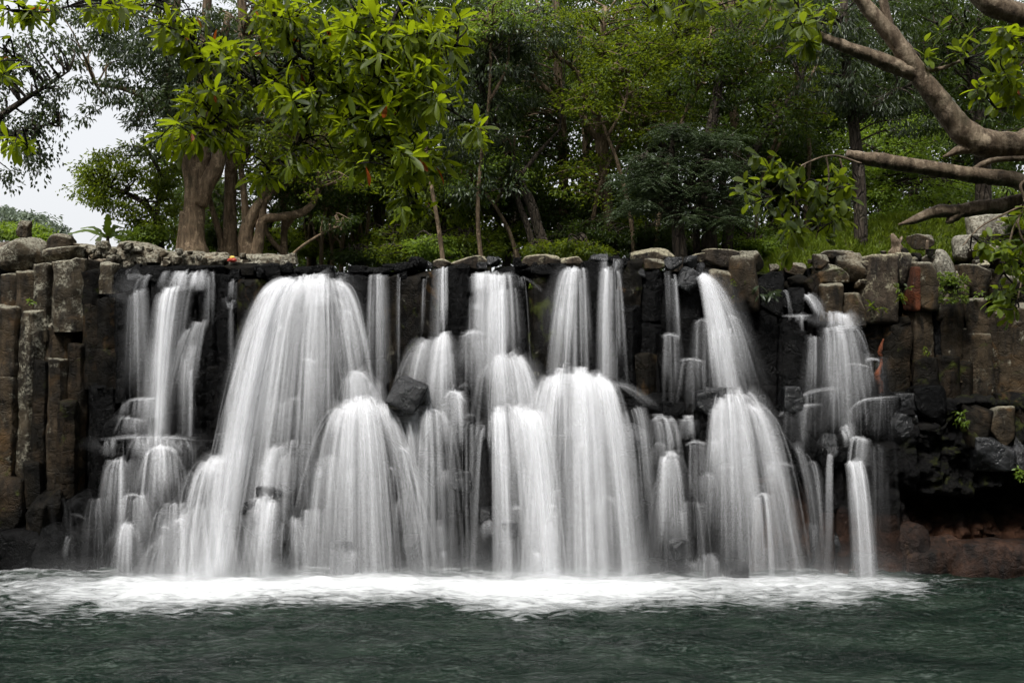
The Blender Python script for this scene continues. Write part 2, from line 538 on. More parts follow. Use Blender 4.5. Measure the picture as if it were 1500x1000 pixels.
def ground_z(x, y):
    x = np.asarray(x, float); y = np.asarray(y, float)
    z = 8.95 + 0 * x
    left = sstep(-7.2, -9.5, x)
    z = z + left * (0.75 * sstep(0.7, 2.6, y) + 0.45 * sstep(-12.5, -15.5, x))
    right = sstep(7.6, 11.0, x)
    z = z + right * (0.35 + 1.0 * sstep(1.2, 4.5, y) + 0.9 * sstep(10, 15, x) * sstep(1.5, 5, y))
    # the land falls away to the left behind the bank and rises gently to the right far back
    z = z - 2.0 * sstep(9, 22, y) * sstep(-6, -14, x)
    z = z + 0.18 * fbm(np.column_stack([x.ravel() * 0.8, y.ravel() * 0.8, 0 * x.ravel()]), 4, 5).reshape(x.shape) * sstep(0.8, 2.0, y)
    return z

def grid_faces(nu, nv):
    i = np.arange(nu - 1)[:, None] * nv + np.arange(nv - 1)[None, :]
    i = i.ravel()
    return np.column_stack([i, i + nv, i + nv + 1, i + 1])

gx = np.concatenate([np.linspace(-400, -30, 15), np.linspace(-29, 29, 160), np.linspace(30, 400, 15)])
gy = np.concatenate([np.linspace(0.75, 12, 60), np.linspace(13, 60, 30), np.linspace(70, 700, 14)])
GX, GY = np.meshgrid(gx, gy, indexing='ij')
GZ = ground_z(GX, GY)
tag(mesh_obj("ground", np.column_stack([GX.ravel(), GY.ravel(), GZ.ravel()]), grid_faces(len(gx), len(gy)), M['soil']), kind='structure')

# rock wall behind the separate columns: stepped column fronts, bulging outward below the ledges
def cliff_mesh():
    nx, nz = 1040, 190
    xs = np.linspace(-34, 34, nx)
    zs = np.linspace(-1.5, 1.0, nz)
    r = np.random.default_rng(11)
    edges = [-34.5]
    while edges[-1] < 34.5:
        edges.append(edges[-1] + r.uniform(0.45, 0.95))
    edges = np.array(edges)
    cell = np.searchsorted(edges, xs) - 1
    cc = 0.5 * (edges[cell] + edges[cell + 1])
    cw = edges[cell + 1] - edges[cell]
    prof = ((xs - cc) / (cw * 0.5))
    prof = np.where(np.abs(prof) > 0.55, (np.abs(prof) - 0.55) / 0.45, 0) ** 1.0 * 0.20   # chamfered front
    off = r.uniform(-0.28, 0.28, len(edges))[cell]
    l1 = r.uniform(5.3, 6.4, len(edges))[cell]
    l2 = r.uniform(3.4, 4.9, len(edges))[cell]
    l3 = r.uniform(1.4, 3.0, len(edges))[cell]
    top = ground_z(xs, 0 * xs + 0.75)
    V = np.zeros((nx, nz, 3))
    for i, x in enumerate(xs):
        z = np.linspace(-1.5, top[i], nz)
        mid = sstep(-13.8, -11.8, x) * (1 - sstep(11.2, 12.8, x))          # under the falls
        lft = 1 - sstep(-13.8, -12.2, x)
        rgt = sstep(11.2, 12.8, x)
        y = 0.85 + off[i] + prof[i] + 0 * z
        st = lambda a, w=0.10: sstep(a + w, a - w, z)
        y = y - mid * (0.85 * st(l1[i]) + 0.75 * st(l2[i]) + 0.55 * st(l3[i]))
        y = y - lft * (0.5 * st(2.5, 0.3) + 0.5 * st(1.3, 0.3))
        y = y - rgt * (1.9 * st(5.2, 0.25) - 1.3 * st(2.25 + 0.25 * math.sin(x * 1.3), 0.25) + 0.9 * st(1.25, 0.5) + 0.6 * st(0.4, 0.4))
        V[i, :, 0] = x; V[i, :, 1] = y; V[i, :, 2] = z
    p = V.reshape(-1, 3)
    rg = sstep(11.2, 12.8, p[:, 0]) * sstep(5.6, 4.8, p[:, 2])
    amp = 0.07 + 0.18 * rg + 0.40 * rg * sstep(0.3, 1.6, p[:, 2]) + 0.10 * rg + 0.25 * sstep(-12.2, -13.8, p[:, 0]) * sstep(2.8, 2.2, p[:, 2])
    p[:, 1] += amp * fbm(p * np.array([1.7, 1.0, 1.7]), 5, 3)
    p[:, 1] += amp * 0.5 * np.abs(fbm(p * 3.1, 3, 9))
    p[:, 2] += 0.3 * amp * fbm(p * 1.3, 3, 21) * sstep(8.9, 8.0, p[:, 2])
    # cap to the plateau behind
    cap = p.reshape(nx, nz, 3)[:, -1].copy()
    cap[:, 1] = 1.4
    V2 = np.concatenate([p.reshape(nx, nz, 3), cap[:, None, :]], axis=1)
    return V2.reshape(-1, 3), grid_faces(nx, nz + 1)

def cliff_mat():
    t = NT("cliff_rock")
    pos = t.n("ShaderNodeNewGeometry").outputs['Position']
    sp = t.n("ShaderNodeSeparateXYZ"); t.l(pos, sp.inputs[0])
    wob = t.noise(pos, 0.6, 4)
    n1 = t.noise(pos, 1.3, 7, 0.65, 0.4)
    wet = t.ramp(n1, [(0.3, (0.0018, 0.0018, 0.0018)), (0.5, (0.0042, 0.004, 0.004)), (0.75, (0.013, 0.012, 0.010))])
    red = t.ramp(t.noise(t.scale_vec(pos, (0.5, 0.5, 1.6)), 1.2, 6, 0.65, 0.5),
                 [(0.32, (0.004, 0.0025, 0.002)), (0.5, (0.024, 0.011, 0.006)), (0.7, (0.075, 0.036, 0.021))])
    mos = t.mr(t.noise(pos, 1.8, 6, 0.7), 0.56, 0.68, 0, 0.8)
    wetm = t.mix(t.math('MULTIPLY', mos, t.mr(sp.outputs[0], 11.5, 13.5)), wet, (0.035, 0.04, 0.008))
    zz = t.math('ADD', sp.outputs[2], t.math('MULTIPLY', t.math('SUBTRACT', wob, 0.5), 1.6))
    kred = t.math('MULTIPLY', t.mr(zz, 1.75, 1.15), t.mr(sp.outputs[0], 6.0, 10.5))
    col = t.mix(kred, wetm, red)
    h = t.math('ADD', t.noise(pos, 4.5, 8, 0.68, 0.3), t.math('MULTIPLY', t.noise(pos, 18, 5, 0.7), 0.4))
    b = t.bump(h, 1.0, 0.14)
    return t.done(t.principled(col, t.mr(n1, 0.3, 0.7, 0.3, 0.7), b, 0.09))
cv, cf = cliff_mesh()
tag(mesh_obj("cliff", cv, cf, cliff_mat()), kind='structure')

# pool: a rippled sheet
px_ = np.concatenate([np.linspace(-120, -26, 8), np.linspace(-25, 25, 300), np.linspace(26, 120, 8)])
py_ = np.concatenate([np.linspace(-90, -33, 10), np.linspace(-32, -14, 50), np.linspace(-13.8, 1.5, 190)])
PX, PY = np.meshgrid(px_, py_, indexing='ij')
pp = np.column_stack([PX.ravel(), PY.ravel(), 0 * PX.ravel()])
act = sstep(-26, -3, pp[:, 1])
pz = (0.06 + 0.07 * act) * fbm(pp * np.array([0.9, 1.9, 1]), 4, 31) + 0.05 * act * fbm(pp * np.array([2.5, 5.0, 1]), 3, 41)
pp[:, 2] = pz
tag(mesh_obj("pool_water", pp, grid_faces(len(px_), len(py_)), M['pool']), kind='structure')

# stream arriving behind the lip
sx = np.linspace(-8.2, 7.6, 90); sy = np.linspace(0.2, 9, 30)
SX, SY = np.meshgrid(sx, sy, indexing='ij')
sz = 9.02 + 0.03 * fbm(np.column_stack([SX.ravel() * 2, SY.ravel() * 2, 0 * SX.ravel()]), 3, 8)
tag(mesh_obj("stream_water", np.column_stack([SX.ravel(), SY.ravel(), sz]), grid_faces(len(sx), len(sy)), M['stream']), kind='structure')

# ---------------------------------------------------------------- rocks
def column(name, label, x0, x1, y0, y1, Y, mat, seed, lean=0.0, tilt=(0.0, 0.0), joints=None, group=None, sides=None):
    r_ = np.random.default_rng(seed)
    x0, x1 = x0 - 1.5, x1 + 1.5
    y0 = y0 + r_.uniform(-4, 7)
    s = S(Y)
    rad = (x1 - x0) * 0.5 * s
    if lean == 0.0: lean = r_.uniform(-0.022, 0.022) * (y1 - y0)
    if tilt == (0.0, 0.0): tilt = (r_.uniform(-.22, .22), r_.uniform(-.1, .35))
    top, bot = P((x0 + x1) / 2, y0, Y), P((x0 + x1) / 2 + lean, y1, Y)
    n = sides or int(r_.integers(5, 8))
    ang = (np.arange(n) + r_.uniform(-0.22, 0.22, n)) * 2 * math.pi / n + r_.uniform(0, 6.28)
    cr = np.column_stack([np.cos(ang), np.sin(ang)]) * r_.uniform(0.86, 1.12, n)[:, None]
    poly = []
    for i in range(n):
        c, p, q = cr[i], cr[i - 1], cr[(i + 1) % n]
        a, b = c + (p - c) * 0.08, c + (q - c) * 0.08
        poly += [a, 0.25 * a + 0.5 * c + 0.25 * b, b]
        for t in (0.33, 0.66):
            poly.append(b + (q + (c - q) * 0.08 - b) * t)
    poly = np.array(poly)
    poly[:, 0] = (poly[:, 0] - poly[:, 0].min()) / np.ptp(poly[:, 0]) * 2 - 1
    poly[:, 1] = poly[:, 1] / np.abs(poly[:, 1]).max()
    dpt = max(rad, 0.28)
    k = len(poly)
    hgt = top[2] - bot[2]
    levels = [(0.0, 0.45), (0.0, 0.88), (0.015, 0.965), (0.05, 1.0)]
    zz = 0.05
    if joints is None:
        joints = [1.6 + r_.uniform(0, 2.4)]
        while joints[-1] < hgt: joints.append(joints[-1] + r_.uniform(2.2, 4.6))
    step = 0.13
    jset = [j for j in joints if 0.25 < j < hgt - 0.1]
    while zz + step < hgt:
        zz += step
        lev = zz
        nj = [j for j in jset if abs(j - zz) <= step / 2]
        if nj:
            j = nj[0]
            levels += [(j - 0.03, 1.0), (j - 0.008, 0.965), (j + 0.008, 0.965), (j + 0.03, 1.0)]
            zz = j + 0.03
        else:
            levels.append((lev, 1.0))
    levels.append((hgt, 1.0))
    V = [[0, 0, 0.0]]
    tx, ty = tilt
    sx_, sy_ = 0.0, 0.0
    for dz, sc in levels:
        if any(abs(dz - (j + 0.008)) < 1e-6 for j in jset):
            sx_, sy_ = r_.uniform(-0.03, 0.03, 2)
        f = dz / hgt
        for (u, v) in poly:
            x = (u * sc + sx_) * rad
            y = (v * sc + sy_) * dpt
            V.append([x + (bot[0] - top[0]) * f, y, -dz])
    V = np.array(V)
    lim = V[:, 0] * tx + V[:, 1] * ty
    V[:, 2] = np.minimum(V[:, 2], lim - np.where(V[:, 2] > -0.06, -V[:, 2], 0.05 + 0.0 * lim)) if (tx or ty) else V[:, 2]
    w = V + top + np.array([0, dpt, 0])
    nz = fbm(w * 1.3, 3, seed) * 0.10 + fbm(w * 4.0, 4, seed + 5) * 0.05
    nz = nz * min(1.0, rad / 0.4)
    cxy = V[:, :2] - np.column_stack([(bot[0] - top[0]) * (-V[:, 2]) / hgt, 0 * V[:, 0]])
    ln = np.linalg.norm(cxy, axis=1)[:, None] + 1e-6
    w[:, :2] += cxy / ln * nz[:, None]
    w[:, 2] += np.where(V[:, 2] > -0.1, fbm(w * 2.6, 3, seed + 9) * 0.13, 0)
    faces = [(0, 1 + i, 1 + (i + 1) % k) for i in range(k)]
    for a in range(len(levels) - 1):
        b0 = 1 + a * k
        for i in range(k):
            j = (i + 1) % k
            faces.append((b0 + i, b0 + k + i, b0 + k + j, b0 + j))
    o = mesh_obj(name, w, faces, M[mat])
    return tag(o, label, 'rock column' if 'column' in name else 'rock', group)

import bmesh
_bm = bmesh.new()
bmesh.ops.create_icosphere(_bm, subdivisions=5, radius=1.0)
_bm.verts.ensure_lookup_table()
ICO_V = np.array([v.co[:] for v in _bm.verts]); ICO_V /= np.linalg.norm(ICO_V, axis=1)[:, None]
ICO_F = np.array([[v.index for v in f.verts] for f in _bm.faces])
_bm.free()

def rock(name, label, x0, x1, y0, y1, Y, mat, seed, npl=11, sharp=20.0, depth=1.0, rough=1.0, group=None, rot=0.0, cat='boulder'):
    r_ = np.random.default_rng(seed + 1000)
    nrm = r_.normal(size=(npl, 3)); nrm /= np.linalg.norm(nrm, axis=1)[:, None]
    nrm = np.vstack([nrm, [[0, 0, 1], [0, 0, -1], [0, -1, 0], [0, 1, 0], [1, 0, 0], [-1, 0, 0]]])
    dist = np.concatenate([r_.uniform(0.72, 1.0, npl), r_.uniform(0.8, 1.0, 6)])
    dots = ICO_V @ nrm.T
    rr = dist[None, :] / np.maximum(dots, 0.12)
    rad = -np.log(np.exp(-sharp * np.minimum(rr, 3)).sum(1)) / sharp
    v = ICO_V * rad[:, None]
    if rot:
        c, s_ = math.cos(rot), math.sin(rot)
        v = np.column_stack([v[:, 0] * c - v[:, 2] * s_, v[:, 1], v[:, 0] * s_ + v[:, 2] * c])
    v = (v - v.min(0)) / np.ptp(v, axis=0) * 2 - 1
    s = S(Y)
    hs = np.array([(x1 - x0) * s / 2, 0, (y1 - y0) * s / 2])
    hs[1] = depth * 0.5 * (hs[0] + hs[2]) * 1.1
    c = P((x0 + x1) / 2, (y0 + y1) / 2, Y) + np.array([0, hs[1], 0])
    w = v * hs + c
    m = min(hs)
    nz = (fbm(w * (0.9 / m), 4, seed) * 0.10 + fbm(w * (3.0 / m), 4, seed + 3) * 0.045) * m * rough
    w = w + v / np.linalg.norm(v, axis=1)[:, None] * nz[:, None]
    return tag(mesh_obj(name, w, ICO_F, M[mat]), label, cat, group)

GL = 'basalt columns of the left cliff'
GR = 'basalt columns of the right cliff'
GM = 'wet basalt columns between the falls'
C = 'basalt_column'
cols = [
 # left cliff
 (C, 'short dark brown column at the left photo edge under the grey cap boulder', -6, 23, 397, 455, 0.05, 'brown', GL, {}),
 (C, 'brown column with a round pale lichen patch near its top', 22, 47, 392, 462, -0.05, 'brown', GL, {}),
 (C, 'grey lichened column with a flat top beside the round lichen patch', 44, 73, 381, 500, 0.0, 'dry', GL, {}),
 (C, 'widest lichen-covered column of the left cliff, rising to the gravel bank', 70, 116, 374, 486, -0.15, 'dry', GL, dict(joints=[], sides=7)),
 (C, 'tall rusty brown column at the left edge of the photo', -14, 29, 444, 720, -0.25, 'brown', GL, dict(lean=-6)),
 (C, 'tall column dotted with white lichen spots beside the small green fern', 27, 58, 452, 715, -0.3, 'dry', GL, dict(lean=-8)),
 (C, 'dark column below the widest lichened block', 57, 99, 472, 560, 0.05, 'brown', GL, {}),
 (C, 'slender olive brown column, left of a matching pair low on the left cliff', 46, 69, 532, 720, -0.35, 'damp', GL, dict(lean=-5)),
 (C, 'slender tan column, right of a matching pair low on the left cliff', 67, 91, 527, 725, -0.4, 'brown', GL, dict(lean=-4)),
 (C, 'short mossy brown column with a broken top, right of the slender tan one', 78, 106, 583, 730, -0.55, 'damp', GL, {}),
 (C, 'black square-topped pillar low on the left cliff above the rubble', 28, 54, 672, 745, -0.75, 'damp', GL, {}),
 (C, 'half lichened, half black block under the gravel bank, left of the stepped cascade', 113, 143, 394, 445, 0.05, 'mossy', GL, {}),
 (C, 'smaller pale-topped block right of the half lichened black one', 141, 167, 389, 430, 0.05, 'dry', GL, {}),
 (C, 'dark brown column with a slanted tan top face', 117, 141, 437, 570, 0.0, 'damp', GL, dict(tilt=(-0.3, 0))),
 (C, 'brown column with a peaked top just left of the stepped cascade', 137, 165, 430, 570, -0.1, 'damp', GL, dict(tilt=(0.5, 0))),
 (C, 'narrow black column touching the left edge of the stepped cascade', 160, 184, 424, 590, -0.05, 'wet', GL, {}),
 (C, 'dark column in shade, centre of the left cliff', 93, 121, 500, 720, -0.1, 'damp', GL, {}),
 (C, 'black wet column with a level ledge top, left of the white steps', 119, 163, 556, 735, -0.25, 'wet', GL, {}),
 # behind the left cascade
 (C, 'black column behind the left side of the stepped cascade', 182, 216, 420, 640, 0.2, 'wet', GM, {}),
 (C, 'black column behind the brightest strand of the stepped cascade', 214, 252, 408, 650, 0.1, 'wet', GM, {}),
 (C, 'black column behind the right strand of the stepped cascade', 250, 286, 404, 650, 0.15, 'wet', GM, {}),
 (C, 'black column under the slanting spray of the stepped cascade', 262, 300, 520, 655, -0.15, 'wet', GM, {}),
 (C, 'black column with the slanting spray leaping from its edge', 284, 318, 400, 660, 0.0, 'wet', GM, {}),
 (C, 'black square column crossed by a thin trickle and a small white ledge', 313, 344, 402, 660, -0.02, 'wet', GM, {}),
 (C, 'olive and brown streaked column just left of the big fan of water', 342, 384, 398, 700, -0.1, 'mossy', GM, dict(lean=8)),
 (C, 'black column shoulder at the left lip of the big fan', 378, 420, 410, 640, 0.0, 'wet', GM, {}),
 (C, 'black column behind the left half of the big fan', 416, 460, 412, 720, 0.15, 'wet', GM, {}),
 (C, 'black column behind the right half of the big fan', 456, 500, 415, 720, 0.1, 'wet', GM, {}),
 # between falls
 (C, 'broad black column with a scalloped top between the big fan and the thin fall', 499, 540, 402, 600, -0.1, 'wet', GM, dict(joints=[])),
 (C, 'black column behind the thin fall right of the big fan', 536, 566, 406, 600, 0.15, 'wet', GM, {}),
 (C, 'narrow black column with a green moss streak beside the thin fall', 562, 587, 402, 600, -0.05, 'mossy', GM, dict(joints=[], tilt=(0.3, 0))),
 (C, 'widest black column with hanging moss, between two fine trickles', 586, 642, 390, 590, -0.15, 'mossy', GM, dict(joints=[])),
 (C, 'black column behind the narrow straight fall', 638, 662, 398, 560, 0.15, 'wet', GM, {}),
 (C, 'smooth black column with a glossy leaning face, right of the narrow straight fall', 655, 686, 388, 560, -0.2, 'wet', GM, dict(joints=[], tilt=(0.1, 0.15))),
 (C, 'black column behind the left of the central fall', 683, 726, 402, 600, 0.2, 'wet', GM, {}),
 (C, 'black column behind the right of the central fall', 724, 771, 404, 600, 0.2, 'wet', GM, {}),
 (C, 'moss and rust streaked broad column between the central fall and the leaning cone fall', 766, 830, 396, 600, -0.1, 'mossy', GM, dict(joints=[])),
 (C, 'black column behind the cone-shaped fall', 824, 858, 396, 600, 0.15, 'wet', GM, {}),
 (C, 'tapering black column between the two straight falls', 852, 884, 386, 600, -0.15, 'wet', GM, dict(joints=[], lean=6)),
 (C, 'black column behind the right one of the two straight falls', 880, 912, 392, 600, 0.15, 'wet', GM, {}),
 (C, 'brown topped block hung with green moss, right of the two straight falls', 908, 941, 379, 448, -0.1, 'mossy', GM, {}),
 (C, 'black column with a shiny slanted silver top', 906, 941, 443, 620, -0.3, 'wet', GM, dict(tilt=(0.15, 0.6))),
 (C, 'rough black column with glinting broken ledges near the lip', 938, 972, 392, 470, -0.05, 'wet', GM, {}),
 (C, 'straight black column in the dark recess right of the silver-topped one', 938, 972, 466, 600, -0.05, 'wet', GM, {}),
 (C, 'short black column with a level ledge below the dark recess', 934, 967, 517, 620, -0.35, 'damp', GM, {}),
 (C, 'black column behind the thin stepped trickle', 964, 998, 400, 620, 0.1, 'wet', GM, {}),
 (C, 'short round-topped black column splitting the thin stepped trickle', 968, 996, 490, 620, -0.4, 'wet', GM, {}),
 (C, 'short wide black column, lower step of the thin stepped trickle', 990, 1032, 527, 620, -0.6, 'wet', GM, {}),
 (C, 'tall black column under the tilted grey slate', 997, 1030, 424, 620, -0.1, 'wet', GM, dict(tilt=(0.2, 0.3))),
 (C, 'short black column left of the slanting fall, topped by a spill', 1016, 1046, 470, 620, -0.3, 'wet', GM, {}),
 (C, 'black column behind the slanting fall', 1034, 1076, 440, 620, 0.1, 'wet', GM, {}),
 (C, 'black column right of the slanting fall under the brown boulders', 1074, 1108, 456, 620, 0.0, 'wet', GM, {}),
 (C, 'dark column below the long-leaved plant', 1106, 1148, 450, 610, -0.05, 'wet', GM, {}),
 (C, 'black column with a level ledge where the pencil-thin trickle lands', 1142, 1190, 462, 600, -0.2, 'wet', GM, {}),
 (C, 'square black step at the left of the right-hand cascade', 1152, 1184, 482, 620, -0.35, 'wet', GM, {}),
 (C, 'black column behind the left strand of the right-hand cascade', 1180, 1210, 492, 620, -0.3, 'wet', GM, {}),
 (C, 'black column behind the widest sheet of the right-hand cascade', 1204, 1264, 480, 640, -0.2, 'wet', GM, {}),
 (C, 'short black column seen through the right-hand cascade', 1230, 1278, 534, 640, -0.45, 'wet', GM, {}),
 (C, 'dark column with an orange seam, right of the right-hand cascade', 1262, 1297, 458, 620, 0.05, 'damp', GM, {}),
 # right cliff
 (C, 'dark column with a slanting pale top, first right of the orange seam', 1294, 1344, 463, 590, -0.15, 'damp', GR, dict(tilt=(0.25, 0.5), joints=[])),
 (C, 'tan-topped column narrowing downward under the orange-stained rock', 1333, 1374, 452, 560, 0.0, 'brown', GR, dict(lean=4, joints=[])),
 (C, 'black column in the recess left of the tall smooth brown one', 1369, 1390, 460, 560, 0.2, 'wet', GR, {}),
 (C, 'smooth brown column below the bright green cushion plant', 1383, 1416, 436, 560, -0.1, 'brown', GR, dict(lean=4, joints=[])),
 (C, 'pencil-thin brown column beside the bent one', 1412, 1428, 476, 560, 0.0, 'brown', GR, {}),
 (C, 'large bent speckled column leaning to the right as it goes down', 1418, 1452, 438, 592, -0.25, 'brown', GR, dict(lean=16, joints=[1.1])),
 (C, 'narrow brown column tucked behind the bent one', 1446, 1474, 456, 592, 0.0, 'brown', GR, dict(lean=6, joints=[])),
 (C, 'straight brown column near the right edge below the hanging leaves', 1465, 1496, 452, 596, -0.15, 'brown', GR, dict(lean=8, joints=[])),
 (C, 'brown column cut by the right edge of the photo', 1490, 1530, 440, 600, -0.3, 'brown', GR, {}),
 (C, 'short rust-faced block low in the right cliff', 1344, 1383, 520, 590, -0.4, 'damp', GR, {}),
 (C, 'short dark grey block right of the rust-faced one', 1380, 1411, 525, 590, -0.35, 'damp', GR, dict(tilt=(-0.1, 0.1))),
 (C, 'short shaded block at the foot of the bent column', 1408, 1434, 524, 590, -0.15, 'damp', GR, {}),
 # upper tier on the right
 ('rock_block', 'brown eight-sided pillar with a flat top and a yellow leaf', 1207, 1238, 411, 470, -0.3, 'brown', None, dict(sides=8)),
 ('rock_block', 'low brown step-shaped block right of the flat-topped pillar', 1233, 1268, 430, 480, -0.25, 'brown', None, {}),
 ('rock_block', 'large brown block with a cream lichen cap on the right lip', 1266, 1316, 374, 475, -0.1, 'top', None, dict(joints=[])),
 ('rock_block', 'dark block with a yellow-grey patch between two brown blocks', 1314, 1342, 371, 440, 0.0, 'top', None, {}),
 ('rock_block', 'brown block standing beside the vertical orange stain', 1342, 1380, 384, 456, -0.1, 'brown', None, dict(joints=[])),
 ('rock_block', 'narrow rock face stained bright orange', 1335, 1347, 392, 456, -0.2, 'orange', None, dict(joints=[])),
 ('rock_block', 'brown block with grey lichen behind the green cushion plant', 1376, 1420, 398, 470, 0.1, 'brown', None, {}),
]
for i, (nm, lb, x0, x1, y0, y1, Y, m, g, kw) in enumerate(cols):
    if nm == 'rock_block' and 'sides' not in kw:
        rock(nm, lb, x0 - 2, x1 + 2, y0 - 2, y1, Y, m, 100 + i * 7, npl=8, sharp=16, rough=.8)
    else:
        column(nm, lb, x0, x1, y0, y1, Y, m, 100 + i * 7, group=g, **kw)

